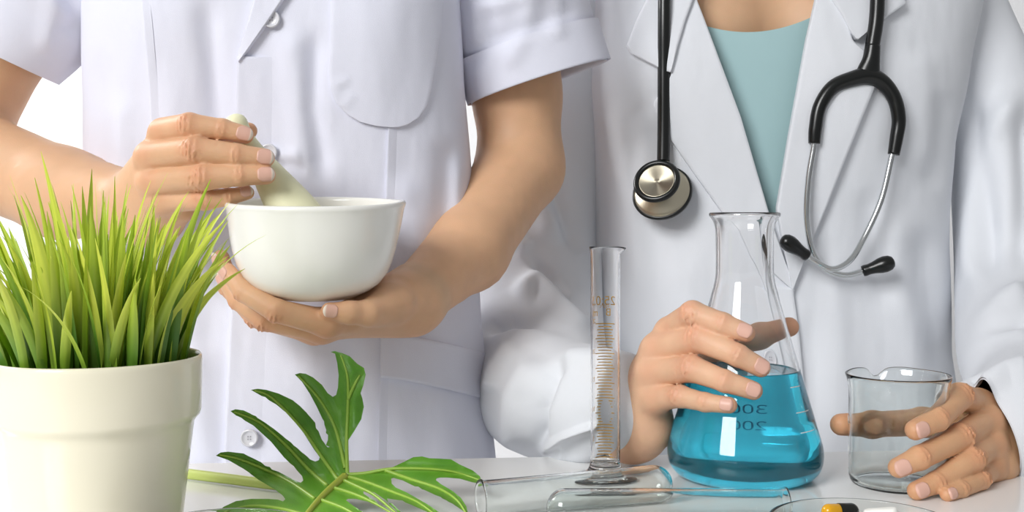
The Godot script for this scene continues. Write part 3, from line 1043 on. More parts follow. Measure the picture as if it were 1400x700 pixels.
	var srows := [[812, -120, 1.07, 60, 60], [780, 40, 1.06, 58, 55], [752, 190, 1.055, 58, 50], [728, 330, 1.035, 60, 48], [722, 440, 0.985, 64, 50], [736, 515, 0.90, 62, 50], [768, 546, 0.80, 46, 46], [815, 549, 0.730, 36, 37], [866, 562, 0.722, 29, 31]]
	put("sleeve", sleeve(srows, 380, 170, mats.coat2, fr, Vector3(0, 0.25, 1).normalized(), 0.05, 0.0, 0.0, 0.7), coat)
	var fl := strokes([
		[9, -12.6, [1415, 434], [1385, 443], [1354, 452], [1327, 466], [1292, 494]], [9, 10.8, [1415, 458], [1380, 461], [1350, 467], [1328, 477], [1305, 484]], [8, -12.6, [1415, 477], [1377, 484], [1345, 499], [1322, 528]],
		[14, 9.0, [1415, 500], [1375, 510], [1350, 528], [1335, 560]], [14, 10.8, [1415, 395], [1370, 412], [1330, 440], [1300, 462]], [8, -5.4, [1330, 490], [1318, 482], [1308, 490]],
		[18, 9.0, [1405, 110], [1350, 190], [1332, 300], [1322, 440]], [14, -7.2, [1325, 120], [1340, 190], [1352, 320], [1350, 400]], [20, 9.0, [1368, 110], [1376, 220], [1384, 340]], [12, -5.4, [1395, 150], [1398, 260], [1395, 380]]])
	var lrows := [[1262, -110, 1.10, 46, 50], [1304, 20, 1.095, 50, 50], [1350, 130, 1.08, 51, 50], [1377, 240, 1.06, 53, 50], [1390, 340, 1.035, 57, 50], [1402, 425, 0.99, 61, 52], [1406, 495, 0.91, 59, 50], [1420, 550, 0.81, 48, 46], [1398, 574, 0.730, 40, 42], [1340, 596, 0.716, 36, 39]]
	put("sleeve", sleeve(lrows, 380, 170, mats.coat2, fl, Vector3(0, 0.25, 1).normalized(), 0.05, 0.0, 0.0, 0.7), coat)

# ------------------------------------------------------------------ stethoscope
func chest_point(x: float, y: float, lift: float) -> Vector3:
	return on_torso(2, x, y, lift, true)

func stethoscope() -> void:
	var o := thing("stethoscope", "black stethoscope hanging round the neck over the long-sleeved coat, steel chest piece and ear tubes", "stethoscope")
	var pts := []
	for q in [[1191, -190, -0.09], [1193, -120, 0.008], [1192, -40, 0.016], [1191, 0, 0.017], [1189, 35, 0.017], [1183, 70, 0.018], [1178, 108, 0.018]]:
		pts.append(chest_point(q[0], maxf(q[1], -120), q[2]) + Vector3(0, maxf(0, -120 - q[1]) * 0.0007, 0))
	put("tubing", tube(pts, 0.0062, 18, 40, mats.rubber), o)
	pts = []
	for q in [[912, -190, -0.09], [907, -120, 0.012], [905, 0, 0.0155], [904.5, 100, 0.0155], [904, 180, 0.0165], [903, 222, 0.0185]]:
		pts.append(chest_point(q[0], maxf(q[1], -120), q[2]) + Vector3(0, maxf(0, -120 - q[1]) * 0.0007, 0))
	put("tubing", tube(pts, 0.0056, 18, 60, mats.rubber), o)
	# the tube behind the neck
	pts = [chest_point(907, -120, 0.012), chest_point(912, -120, -0.02) + Vector3(0, 0.05, 0), pt(960, -205, 1.15), pt(1035, -200, 1.175), pt(1130, -205, 1.15), chest_point(1191, -120, -0.02) + Vector3(0, 0.05, 0), chest_point(1193, -120, 0.008)]
	put("tubing", tube(pts, 0.0056, 18, 60, mats.rubber, Vector3(0, 0.3, 1)), o)
	# yoke: the moulded arch, thicker where the tubing comes in
	var rows := []
	for q in [[1105.5, 198, 5.0], [1107, 178, 5.6], [1113, 148, 5.8], [1130, 123, 6.2], [1155, 112, 6.8], [1178, 108, 7.6], [1198, 117, 6.8], [1213, 138, 6.2], [1219, 165, 6.0], [1216, 190, 5.7], [1212, 213, 5.0]]:
		var p := chest_point(q[0], q[1], 0.018)
		rows.append([p.x, p.y, p.z, q[2] * 0.001, q[2] * 0.001])
	var m := Mesher.new()
	sweep_into(m, smooth_path(rows, 70), 20)
	var neck := []
	for q in [[1184, 66, 6.4], [1182, 84, 7.4], [1179, 98, 9.5], [1177, 107, 11.0]]:
		var p := chest_point(q[0], q[1], 0.018)
		neck.append([p.x, p.y, p.z, q[2] * 0.001, 0.0066])
	sweep_into(m, smooth_path(neck, 16), 20)
	m.outward()
	put("yoke", m.mesh(mats.rubber), o)
	var ends := []
	for list in [[[1105.3, 192], [1104, 206], [1097.5, 246], [1095, 297], [1103, 343], [1122, 367, 0.016], [1149, 375, 0.013], [1172, 370, 0.014], [1188, 364, 0.018]], [[1211, 207], [1208.5, 218], [1195, 274], [1172, 325], [1150, 355, 0.024], [1126, 366, 0.026], [1103, 355, 0.024], [1079, 339, 0.026]]]:
		pts = []
		for q in list:
			pts.append(chest_point(q[0], q[1], q[2] if q.size() > 2 else 0.0185))
		put("ear_tube", tube(pts, 0.0026, 14, 80, mats.chrome), o)
		ends.append([pts[-2], pts[-1]])
	for e in ends:
		var tip := lathe([[0, -0.0095], [0.0045, -0.0095], [0.0050, -0.0075], [0.0047, -0.004], [0.0052, 0.0], [0.0068, 0.006], [0.0072, 0.010], [0.0064, 0.0145], [0.0045, 0.0172], [0.002, 0.0182], [0, 0.0183]], 24, mats.rubber)
		var n := put("eartip", tip, o, e[1])
		var y: Vector3 = (e[1] - e[0]).normalized()
		var x := y.cross(Vector3(0, 0, 1)).normalized()
		n.basis = Basis(x, y, x.cross(y))
		n.position = e[1] - y * 0.002
	# chest piece: bell in front, diaphragm behind it
	var axis := Vector3(-0.34, 0.46, 0.82).normalized()
	var xx := axis.cross(Vector3(0, 0, 1)).normalized()
	var b := Basis(xx, axis, xx.cross(axis))
	var at := chest_point(902, 264, 0.016)
	var parts := [
		["diaphragm_rim", mats.rubber, [[0, -0.0030], [0.024, -0.0030], [0.0262, -0.0022], [0.0268, 0.0], [0.0262, 0.0016], [0.0250, 0.0022], [0.0245, 0.0014], [0.0, 0.0010]]],
		["diaphragm_body", mats.spun, [[0.0, 0.0008], [0.0248, 0.0010], [0.0248, 0.0020], [0.022, 0.0034], [0.016, 0.0062], [0.0105, 0.0092], [0.0085, 0.0120], [0.0085, 0.0150], [0.012, 0.0168], [0.0172, 0.0180], [0.0172, 0.0196], [0, 0.0196]]],
		["bell_rim", mats.rubber, [[0.0158, 0.0178], [0.0185, 0.0176], [0.0202, 0.0190], [0.0206, 0.0208], [0.0198, 0.0226], [0.0180, 0.0234], [0.0162, 0.0228], [0.0156, 0.0212], [0.0158, 0.0178]]],
		["bell_face", mats.spun, [[0, 0.0200], [0.0158, 0.0200], [0.0160, 0.0216], [0.0150, 0.0214], [0.008, 0.0203], [0.0012, 0.0199], [0.0008, 0.0190], [0, 0.0188]]]]
	for p in parts:
		var n := put(p[0], lathe(p[2], 64, p[1]), o, at)
		n.basis = b
	var stem := tube([chest_point(903, 214, 0.0185), chest_point(903, 232, 0.019), at + axis * 0.0135], 0.0042, 14, 10, mats.steel)
	put("stem", stem, o)
# ------------------------------------------------------------------ mortar and pestle
func mortar() -> void:
	var s := 0.72 / FOCAL
	var prof := []
	for q in [[0, 410], [40, 410.5], [58, 410.5], [62, 409], [66, 406.5], [76, 402], [88, 393], [98, 380], [105, 364], [110, 346], [113.5, 325], [115.5, 306], [117, 292], [118.5, 288], [119, 285], [117.5, 282], [115, 281], [112, 282.2], [109.5, 286], [108, 300], [104, 325], [98, 350], [86, 375], [68, 392], [40, 400], [0, 402]]:
		prof.append([q[0] * s, (345.0 - q[1]) * s])
	var bend := func(p: Vector3, a: float, _k: int) -> Vector3:
		var t := wrapf(a + 0.15, -PI, PI)
		var g: float = exp(-t * t / 0.07) * smoothstep(-0.005, 0.03, p.y)
		return p * Vector3(1.0 + 0.045 * g, 1, 1.0 + 0.02 * g) + Vector3(0, 0.0008 * g, 0)
	var o := put("mortar", lathe(prof, 96, mats.porcelain, bend), null, pt(430.5, 339, 0.72))
	o.rotation = Vector3(deg_to_rad(4.2), 0, deg_to_rad(-0.4))
	tag(o, "white porcelain mortar with a pouring lip cradled in the left person's palm", "mortar")
	var a := pt(313, 159, 0.7165)
	var b := pt(408, 300, 0.724)
	var dir := (b - a).normalized()
	var len := a.distance_to(b)
	var pp := []
	for q in [[0.0, 0.0], [0.004, 0.0006], [0.0075, 0.0035], [0.0085, 0.0075], [0.0075, 0.0125], [0.0066, 0.020], [0.0080, 0.032], [0.0105, 0.045], [0.0132, 0.058], [0.0156, 0.070], [0.0170, len], [0.0165, len + 0.008], [0.013, len + 0.014], [0.007, len + 0.017], [0, len + 0.018]]:
		pp.append(q)
	var r2 := smooth_path(pp, 60)
	r2[0][0] = 0.0
	r2[-1][0] = 0.0
	for q in r2:
		q[0] = maxf(q[0], 0.0)
	var pe := put("pestle", lathe(r2, 48, mats.pestle), null, a)
	var x := dir.cross(Vector3(0, 0, 1)).normalized()
	pe.basis = Basis(x, dir, x.cross(dir))
	tag(pe, "pale green-white pestle gripped in the fist and leaning in the mortar", "pestle")

# ------------------------------------------------------------------ plants
func blade(m: Mesher, base: Vector3, heading: float, tall: float, lean: float, droop: float, wide: float, tone: float) -> void:
	var out := Vector3(cos(heading), 0, sin(heading))
	var across := Vector3(-sin(heading), 0, cos(heading))
	var spin := rng.randf_range(-1.2, 1.2)
	var n := 14
	var p := base
	var ang := lean * 0.4
	var first := m.v.size()
	for k in n + 1:
		var t := float(k) / n
		var dir := Vector3.UP * cos(ang) + out * sin(ang)
		if k > 0:
			p += dir * tall / n
		ang += (lean * 0.9 + droop * t * t * 2.0) / n
		var w := wide * (0.62 + 0.75 * t * (1.0 - t) * 1.6) * pow(1.0 - pow(t, 2.2), 0.75) * 0.5 + 0.00012
		var side := (across * cos(spin) + dir.cross(across) * sin(spin)).normalized()
		var nor := side.cross(dir)
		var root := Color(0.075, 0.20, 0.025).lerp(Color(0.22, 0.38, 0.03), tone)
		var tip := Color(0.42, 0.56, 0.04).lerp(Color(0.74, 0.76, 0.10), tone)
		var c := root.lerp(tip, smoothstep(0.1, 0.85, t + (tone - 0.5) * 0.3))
		m.add(p - side * w + nor * w * 0.30, c)
		m.add(p - side * w * 0.5 + nor * w * 0.06, c * Color(0.9, 0.93, 0.9))
		m.add(p, c * Color(1.06, 1.05, 1.1))
		m.add(p + side * w * 0.5 + nor * w * 0.06, c * Color(0.9, 0.93, 0.9))
		m.add(p + side * w + nor * w * 0.30, c)
	for k in n:
		for q in 4:
			var a := first + k * 5 + q
			m.quad(a, a + 1, a + 6, a + 5)

func grass_pot() -> void:
	var at := pt(136, 300, 0.56)
	at.y = TABLE
	var o := thing("potted_grass", "cream glazed pot of bright green grass standing left of the cut leaf", "potted plant", at)
	var s := 0.56 / FOCAL
	var h := 0.0915
	# radii from the axis, heights above the table
	var prof := [[0, 0.0], [0.0385, 0.0], [0.0400, 0.0012], [0.0406, 0.004], [0.0430, 0.025], [0.0452, 0.045], [0.0462, 0.0535], [0.0466, 0.0565], [0.0478, 0.0588], [0.0495, 0.0606], [0.0502, 0.063], [0.0505, 0.075], [0.0507, h - 0.003], [0.0505, h - 0.001], [0.0498, h], [0.0488, h - 0.0006], [0.0482, h - 0.003], [0.0475, h - 0.020], [0.043, h - 0.035], [0.040, h - 0.05], [0, h - 0.05]]
	put("pot", lathe(prof, 96, mats.pot), o)
	var soil := lathe([[0, h - 0.008], [0.02, h - 0.007], [0.035, h - 0.008], [0.0472, h - 0.0095], [0.0472, h - 0.018], [0, h - 0.018]], 40, mats.soil)
	put("soil", soil, o)
	rng.seed = 21
	var count := 0
	for k in 275:
		var r := 0.043 * sqrt(rng.randf())
		var a := rng.randf() * TAU
		var heading := a + rng.randf_range(-0.6, 0.6)
		var edge := r / 0.043
		var tall := rng.randf_range(0.062, 0.108) * (1.0 - 0.12 * edge)
		if k % 9 == 0:
			tall *= 1.12
		if k % 5 == 0:
			tall *= 0.7
		if k % 11 == 0:
			tall *= 1.1
		var m := Mesher.new()
		blade(m, Vector3(cos(a) * r, h - 0.010, sin(a) * r), heading, tall, edge * rng.randf_range(0.15, 0.75) + rng.randf_range(0.0, 0.12), rng.randf_range(0.0, 0.35), rng.randf_range(0.0034, 0.0088), rng.randf())
		put("grass_blade", m.mesh(mats.grass), o)
		count += 1

func leaf_depth(x: float, y: float) -> float:
	var d := 0.632 + (649.0 - y) * (0.00019 if y < 649.0 else 0.00088)
	d += 0.006 * sin((x - 300.0) * 0.016 + (y - 600.0) * 0.009)
	d -= 0.018 * exp(-pow((x - 470.0) / 45.0, 2)) * exp(-pow((y - 500.0) / 50.0, 2))
	return minf(d, 241.5 / (y - 300.0) - 0.010)

func cut_leaf() -> void:
	var o := thing("cut_leaf", "deeply lobed green leaf on a pale stem lying between the pot and the test tubes", "leaf", pt(475, 649, 0.63))
	var org := o.position
	var line := [[475, 648], [473.5, 640], [474, 620], [475.5, 603], [484, 590], [494, 573], [497.5, 556], [495.5, 545], [493, 537.5], [497, 526], [500, 512], [497.5, 503], [488, 497], [478, 487], [468.5, 483], [458, 480], [452, 481], [458, 483.5], [461, 496], [463, 513], [462, 530], [459.5, 540], [455, 542.5], [448, 537.5], [440, 526], [428, 516], [418, 511], [410, 510], [403, 512], [413, 522], [423.6, 538.5], [433, 556], [441, 573], [446, 588], [445.5, 592], [451, 611], [448, 611.5], [440, 601], [431, 578], [419, 564], [410, 555], [400, 547], [381, 538], [364, 533], [352, 531.5], [343, 533], [357, 541], [377.5, 553], [398, 570], [415, 592], [429, 614], [437, 625], [436, 629], [431, 631], [426, 629], [415, 620], [398, 605], [374, 586], [350, 569], [333, 561], [322, 559.5], [315, 562], [322.6, 568], [346.6, 582], [370.6, 604], [388, 625], [405, 642], [413, 651], [414.5, 657], [411, 660], [401.5, 656], [381, 645], [357, 632], [333, 620], [312, 617.5], [302, 618.5], [295, 623], [312, 629], [333, 641], [353.5, 656], [374, 668], [386, 677], [390, 682.5], [387, 685.5], [380, 683], [367, 682], [343, 682], [322.6, 685], [305.5, 693], [295, 703], [288, 714], [305, 716], [340, 716], [375, 722], [395, 738], [402, 730], [425, 725], [460, 720], [500, 722], [520, 716], [497, 700], [483, 691.5], [473, 684], [476, 682], [486, 682], [503, 686], [519, 693], [535, 701], [545, 706], [536, 700], [515, 686], [497, 675], [497, 668.5], [512, 673.5], [524, 681.5], [538, 694], [552, 710], [556, 708], [542, 694], [529, 681.5], [546, 684], [563, 690.5], [584, 700], [604, 712], [600, 700], [587, 691], [574, 683.5], [556.6, 673.5], [541, 666.5], [535.5, 661], [535, 654.5], [538, 653.5], [550, 656.6], [567, 665], [587, 673], [604.6, 681.4], [622, 691], [634, 699], [641, 707], [637.5, 692], [630, 680.6], [620, 672], [603, 662], [596, 656.5], [597, 654], [602, 653], [611, 653], [628.6, 654.5], [646, 659.5], [654, 661], [659.5, 660], [656, 651], [646, 643], [628.6, 635], [616.6, 628], [601, 627], [587, 626.5], [577, 624], [565, 625], [551, 632], [536, 639], [527, 642], [508.6, 644.6], [491, 647]]
	var poly := PackedVector2Array()
	for k in line.size():                            # round the corners a little
		var a := Vector2(line[k][0], line[k][1])
		var b := Vector2(line[(k + 1) % line.size()][0], line[(k + 1) % line.size()][1])
		poly.append(a)
		if a.distance_to(b) > 7.0:
			poly.append(a.lerp(b, 0.5))
	var ribs := [   # veins: from, to
		[[475, 649], [474, 600], [476, 540], [474, 510], [466, 486]], [[472, 640], [458, 585], [436, 545], [408, 514]], [[462, 656], [440, 625], [412, 585], [372, 544], [348, 534]], [[447, 664], [420, 640], [390, 608], [355, 578], [320, 563]],
		[[430, 682], [398, 660], [358, 640], [325, 627], [300, 622]], [[412, 703], [385, 696], [350, 692], [320, 697], [295, 711]], [[475, 649], [500, 647], [535, 641], [580, 641], [620, 645], [655, 656]], [[527, 643], [560, 655], [600, 668], [625, 684], [638, 703]],
		[[475, 652], [500, 659], [535, 672], [570, 686], [598, 706]], [[468, 656], [490, 666], [512, 677], [536, 697], [548, 707]], [[456, 667], [485, 676], [510, 687], [540, 704]], [[440, 684], [470, 695], [500, 712]], [[476, 545], [485, 525], [492, 513]]]
	var pts := PackedVector2Array(poly)
	var y := 482.0
	var row := 0
	while y < 740.0:
		var x := 286.0 + (3.0 if row % 2 == 0 else 0.0)
		while x < 664.0:
			var q := Vector2(x, y)
			if Geometry2D.is_point_in_polygon(q, poly):
				var ok := true
				for k in poly.size():
					if poly[k].distance_squared_to(q) < 7.0:
						ok = false
						break
				if ok:
					pts.append(q)
			x += 5.5
		y += 4.7
		row += 1
	var tris := Geometry2D.triangulate_delaunay(pts)
	var m := Mesher.new()
	var vein_segs := []
	for r in ribs:
		for k in r.size() - 1:
			vein_segs.append([Vector2(r[k][0], r[k][1]), Vector2(r[k + 1][0], r[k + 1][1])])
	vein_segs.append([Vector2(475, 649), Vector2(400, 730)])
	var nz: FastNoiseLite = torso[2].noise
	for side in 2:
		for q in pts:
			var dv := 1e9
			for sg in vein_segs:
				dv = minf(dv, q.distance_squared_to(Geometry2D.get_closest_point_to_segment(q, sg[0], sg[1])))
			dv = sqrt(dv)
			var d := leaf_depth(q.x, q.y) - 0.0022 * smoothstep(0.0, 9.0, dv) + 0.0030 * smoothstep(9.0, 20.0, dv)
			var shade := 0.5 + 0.5 * nz.get_noise_2d(q.x * 3.0, q.y * 3.0)
			var c := Color(0.062, 0.225, 0.012).lerp(Color(0.13, 0.345, 0.02), shade).lerp(Color(0.26, 0.44, 0.07), 0.5 * exp(-dv * dv / 8.0))
			m.add(pt(q.x, q.y, d + 0.0006 * side) - org, c)
	var n := pts.size()
	for k in range(0, tris.size(), 3):
		var a := tris[k]
		var b := tris[k + 1]
		var c := tris[k + 2]
		if not Geometry2D.is_point_in_polygon((pts[a] + pts[b] + pts[c]) / 3.0, poly):
			continue
		if (pts[b] - pts[a]).cross(pts[c] - pts[a]) < 0.0:
			var t := b
			b = c
			c = t
		m.tri(a, b, c)
		m.tri(n + a, n + c, n + b)
	for k in poly.size():
		var b := (k + 1) % poly.size()
		m.quad(k, n + k, n + b, b)
	var leafblade := put("leaf_blade", m.mesh(mats.leaf), o)
	var all := ribs.duplicate()
	all.append([[472, 652], [462, 660], [444, 676], [425, 697], [400, 730]])
	for r in range(all.size()):
		var main: bool = r == all.size() - 1
		var rows := []
		var list: Array = smooth_path(all[r], 24)
		for k in list.size():
			var t := float(k) / (list.size() - 1)
			var w := lerpf(0.0028, 0.0014, t) if main else lerpf(0.0012, 0.0005, t)
			var p := pt(list[k][0], list[k][1], leaf_depth(list[k][0], list[k][1]) - 0.0007) - org
			rows.append([p.x, p.y, p.z, w, w])
		var v := Mesher.new()
		sweep_into(v, rows, 8)
		put("midrib" if main else "vein", v.mesh(mats.midrib if main else mats.vein), leafblade)
	var st := []
	for q in [[205, 642, 0.690, 7], [250, 647, 0.680, 7], [310, 654.5, 0.6655, 7], [373, 662.5, 0.651, 7], [430, 668, 0.643, 7], [458, 665, 0.640, 6.5], [469, 657, 0.637, 5]]:
		var p := pt(q[0], q[1], q[2]) - org
		st.append([p.x, p.y, p.z, q[3] * q[2] / FOCAL, q[3] * q[2] / FOCAL])
	var sm := Mesher.new()
	sweep_into(sm, smooth_path(st, 40), 18)
	put("stem", sm.mesh(mats.stem), o)

# ------------------------------------------------------------------ glassware
func text_on_cylinder(words: String, tall: float, r: float, y: float, turn: float, mat: Material) -> ArrayMesh:
	var t := TextMesh.new()
	var f := SystemFont.new()
	f.font_names = PackedStringArray(["Droid Sans"])
	t.font = f
	t.font_size = 24
	t.pixel_size = tall / 18.0
	t.depth = 0.00015
	t.text = words
	t.curve_step = 2.0
	var a := t.get_mesh_arrays()
	var m := Mesher.new()
	var vv: PackedVector3Array = a[Mesh.ARRAY_VERTEX]
	for p in vv:
		var an := turn + p.x / r
		m.add(Vector3(-sin(an) * (r + p.z), y + p.y, -cos(an) * (r + p.z)))
	if a[Mesh.ARRAY_INDEX] != null:
		m.i = PackedInt32Array(a[Mesh.ARRAY_INDEX])
	else:
		m.i = PackedInt32Array(range(vv.size()))
	return m.mesh(mat)

func arc_mark(m: Mesher, r: float, y: float, from: float, to: float, high: float) -> void:
	var n := 8
	var base := m.v.size()
	for k in n + 1:
		var an := lerpf(from, to, float(k) / n)
		m.add(Vector3(-sin(an) * r, y - high * 0.5, -cos(an) * r))
		m.add(Vector3(-sin(an) * r, y + high * 0.5, -cos(an) * r))
	for k in n:
		m.quad(base + k * 2, base + k * 2 + 1, base + k * 2 + 3, base + k * 2 + 2)

func on_table(x: float, d: float) -> Vector3:
	var p := pt(x, 300, d)
	p.y = TABLE
	return p

func flask() -> void:
	var at := on_table(1018, 0.687)
	var o := thing("conical_flask", "conical glass flask half full of bright blue liquid, fingers wrapped round it", "flask", at)
	var s := 0.687 / FOCAL
	var outer := [[0, 649.5], [60, 650.5], [72, 651.5], [80, 651], [88, 648.5], [96, 643], [102, 634], [104.7, 622], [104, 608], [101, 596], [94, 572], [84, 538], [74, 503], [62, 462], [49, 417], [44.5, 400], [41, 387], [39.4, 376], [39, 365], [39, 330], [39.3, 318], [40.5, 309], [43, 302], [46.5, 297], [48, 294.5], [48, 292], [46.5, 290.5]]
	var out := smooth_path(outer, 150)
	var prof := []
	for q in out:
		prof.append([maxf(q[0], 0.0) * s, (651.5 - q[1]) * s])
	prof[0][0] = 0.0
	var wall := 0.0017
	var inner := []
	for k in range(out.size() - 1, -1, -1):
		var a: Array = prof[maxi(k - 1, 0)]
		var b: Array = prof[mini(k + 1, prof.size() - 1)]
		var t := Vector2(b[0] - a[0], b[1] - a[1]).normalized()
		var nn := Vector2(t.y, -t.x)                # outward in (r, y)
		inner.append([maxf(prof[k][0] - nn.x * wall, 0.0), prof[k][1] - nn.y * wall])
	inner[-1][0] = 0.0
	var walls := prof.duplicate()
	walls.append_array(inner)
	put("glass", lathe(walls, 128, mats.glass), o)
	var level := (651.5 - 505.0) * s
	var liq := [[0.0, inner[-1][1]]]
	for k in range(inner.size() - 1, -1, -1):
		if inner[k][1] > level:
			break
		liq.append([maxf(inner[k][0] + 0.00025, 0.0), inner[k][1]])
	liq[1][0] = maxf(liq[1][0], 0.0005)
	var rt: float = liq[-1][0]
	liq.append([rt + 0.0001, level + 0.0007])
	liq.append([rt - 0.0012, level])
	liq.append([0.0, level - 0.0001])
	put("blue_liquid", lathe(liq, 128, mats.liquid), o)
	for w in [["300", 581.0, 97.2], ["200", 606.0, 104.1]]:
		var yy: float = (651.5 - w[1]) * s
		put("graduation_print", text_on_cylinder(w[0], 0.0060, w[2] * s, yy, -0.23, mats.teal_print), o)
	var marks := Mesher.new()
	for q in [[520, 79.0, 0.28], [552, 88.5, 0.36], [577, 95.8, 0.36]]:
		arc_mark(marks, q[0 + 1] * s + 0.0003, (651.5 - q[0]) * s, PI + 0.62, PI + 0.62 + q[2], 0.0006)
	put("graduation_print", marks.mesh(mats.white_print), o)

func cylinder() -> void:
	var at := on_table(827.5, 0.68)
	var o := thing("measuring_cylinder", "slim glass measuring cylinder with brown graduations standing left of the blue flask", "measuring cylinder", at)
	var s := 0.68 / FOCAL
	var prof := []
	for q in [[0, 653], [30, 655], [41, 655], [43, 653.5], [43.3, 651.5], [42, 649.8], [34, 648.5], [27, 645], [23, 640], [21, 634], [20.2, 625], [20.2, 500], [20.2, 360], [20.5, 348], [21.3, 341], [21.8, 338.5], [21.4, 337], [20.4, 337], [19.2, 339.5], [18.3, 346], [17.9, 360], [17.9, 500], [17.9, 628], [16, 633], [10, 635], [0, 635.5]]:
		prof.append([q[0] * s, (655.0 - q[1]) * s])
	var bend := func(p: Vector3, a: float, _k: int) -> Vector3:
		var t := wrapf(a - 0.1, -PI, PI)
		var g: float = exp(-t * t / 0.16) * smoothstep(0.139, 0.1442, p.y)
		return p * Vector3(1.0 + 0.32 * g, 1, 1.0 + 0.1 * g) - Vector3(0, 0.0006 * g, 0)
	put("glass", lathe(prof, 64, mats.glass, bend), o)
	var r := 20.35 * s
	var marks := Mesher.new()
	for k in 46:
		var y := lerpf(444.0, 629.0, k / 45.0)
		var wide := 0.78 if k % 5 == 0 else (0.62 if k % 2 == 0 else 0.5)
		arc_mark(marks, r, (655.0 - y) * s, -wide - 0.05, wide - 0.05, 0.0006)
	var g := put("graduation", marks.mesh(mats.gold_print), o)
	g.set_meta("kind", "stuff")
	for w in [["25:0.5", 0.0058, 412, 0.25], ["+20°C", 0.0020, 420, 0.0], ["B", 0.0048, 428, -0.3], ["ml", 0.0042, 429, 0.85], ["25", 0.0030, 440, 1.0], ["20", 0.0030, 482, 1.0], ["15", 0.0030, 520, 1.0], ["10", 0.0030, 561, 1.0], ["5", 0.0030, 602, 1.0]]:
		put("print", text_on_cylinder(w[0], w[1], r, (655.0 - w[2]) * s, w[3], mats.gold_print), o)

func beaker() -> void:
	var at := on_table(1228, 0.667)
	var o := thing("beaker", "empty glass beaker with a pouring spout held in the right hand of the picture", "beaker", at)
	o.set_meta("label", "empty clear glass beaker with white marks held at the right of the flask")
	var s := 0.667 / FOCAL
	var prof := []
	for q in [[0, 660.5], [50, 661.5], [57, 662], [61, 660.5], [64, 656], [65.2, 649], [65.2, 600], [65.2, 545], [65.4, 532], [66.5, 524], [68.3, 517], [69.6, 513.5], [69.6, 511.8], [68.4, 511], [66.8, 512.5], [64.8, 518], [63.2, 525], [62.4, 534], [62.2, 545], [62.2, 600], [62.2, 648], [60.5, 654], [56, 657.5], [48, 658.5], [0, 658]]:
		prof.append([q[0] * s, (662.0 - q[1]) * s])
	var bend := func(p: Vector3, a: float, _k: int) -> Vector3:
		var t := wrapf(a + 1.68, -PI, PI)
		var e := smoothstep(0.052, 0.067, p.y)
		var g: float = exp(-t * t / 0.022) * e
		return p * Vector3(1.0 + 0.07 * g, 1, 1.0 + 0.07 * g) - Vector3(0, 0.0058 * g, 0) + Vector3(0, 0.0005 * e * exp(-pow(absf(t) - 0.55, 2) / 0.05), 0)
	put("glass", lathe(prof, 96, mats.glass_green, bend), o)
	var r := 65.5 * s
	var marks := Mesher.new()
	for q in [[558, 0.10], [580, 0.20], [600, 0.10], [622, 0.20], [643, 0.10]]:
		arc_mark(marks, r, (662.0 - q[0]) * s, 1.26, 1.26 + q[1], 0.0005)
	put("graduation_print", marks.mesh(mats.white_print), o)
	for w in [["40", 575.0], ["20", 617.0]]:
		put("graduation_print", text_on_cylinder(w[0], 0.0038, r, (662.0 - w[1]) * s, 1.26, mats.white_print), o)

func test_tube(label: String, mouth: Vector3, bottom: Vector3, r: float) -> void:
	var dir := (bottom - mouth).normalized()
	var n := mouth.distance_to(bottom)
	var prof := []
	var w := 0.0011
	for k in 13:
		var a := PI * 0.5 * k / 12.0
		prof.append([r * sin(a), n - r + r * cos(a)])
	prof.append_array([[r, n * 0.5], [r, 0.004], [r + 0.0003, 0.002], [r + 0.0008, 0.0008], [r + 0.0006, 0.0], [r - w * 0.5, 0.0], [r - w, 0.001], [r - w, 0.004], [r - w, n * 0.5]])
	for k in 13:
		var a := PI * 0.5 * (12 - k) / 12.0
		prof.append([(r - w) * sin(a), n - r + (r - w) * cos(a)])
	var o := put("test_tube", lathe(prof, 48, mats.glass_green), null, mouth)
	var x := dir.cross(Vector3.UP).normalized()
	o.basis = Basis(x, dir, x.cross(dir))
	tag(o, label, "test tube")

func petri_dish(label: String, at: Vector3, r: float, h: float) -> void:
	var prof := [[0, 0.0], [r * 0.96, 0.0], [r - 0.0008, 0.0006], [r, 0.002], [r, h - 0.0008], [r - 0.0004, h], [r - 0.0012, h], [r - 0.0016, h - 0.0008], [r - 0.0016, 0.0028], [r * 0.955, 0.0017], [0, 0.0016]]
	var o := put("petri_dish", lathe(prof, 96, mats.glass_green), null, at)
	tag(o, label, "dish")

func tablet_mesh(long: float, wide: float, high: float) -> ArrayMesh:
	var m := Mesher.new()
	var rows := [[0.0, -high * 0.5], [0.55, -high * 0.5], [0.85, -high * 0.42], [1.0, -high * 0.22], [1.0, high * 0.22], [0.85, high * 0.42], [0.55, high * 0.5], [0.0, high * 0.5]]
	lathe_into(m, rows, 28)
	for k in m.v.size():
		var p := m.v[k]
		var c := p.x
		m.v[k] = Vector3(signf(c) * (long - wide) * 0.5 * minf(1.0, absf(c) * 6.0) + c * wide * 0.5, p.y, p.z * wide * 0.5)
	m.outward()
	return m.mesh(mats.tablet)

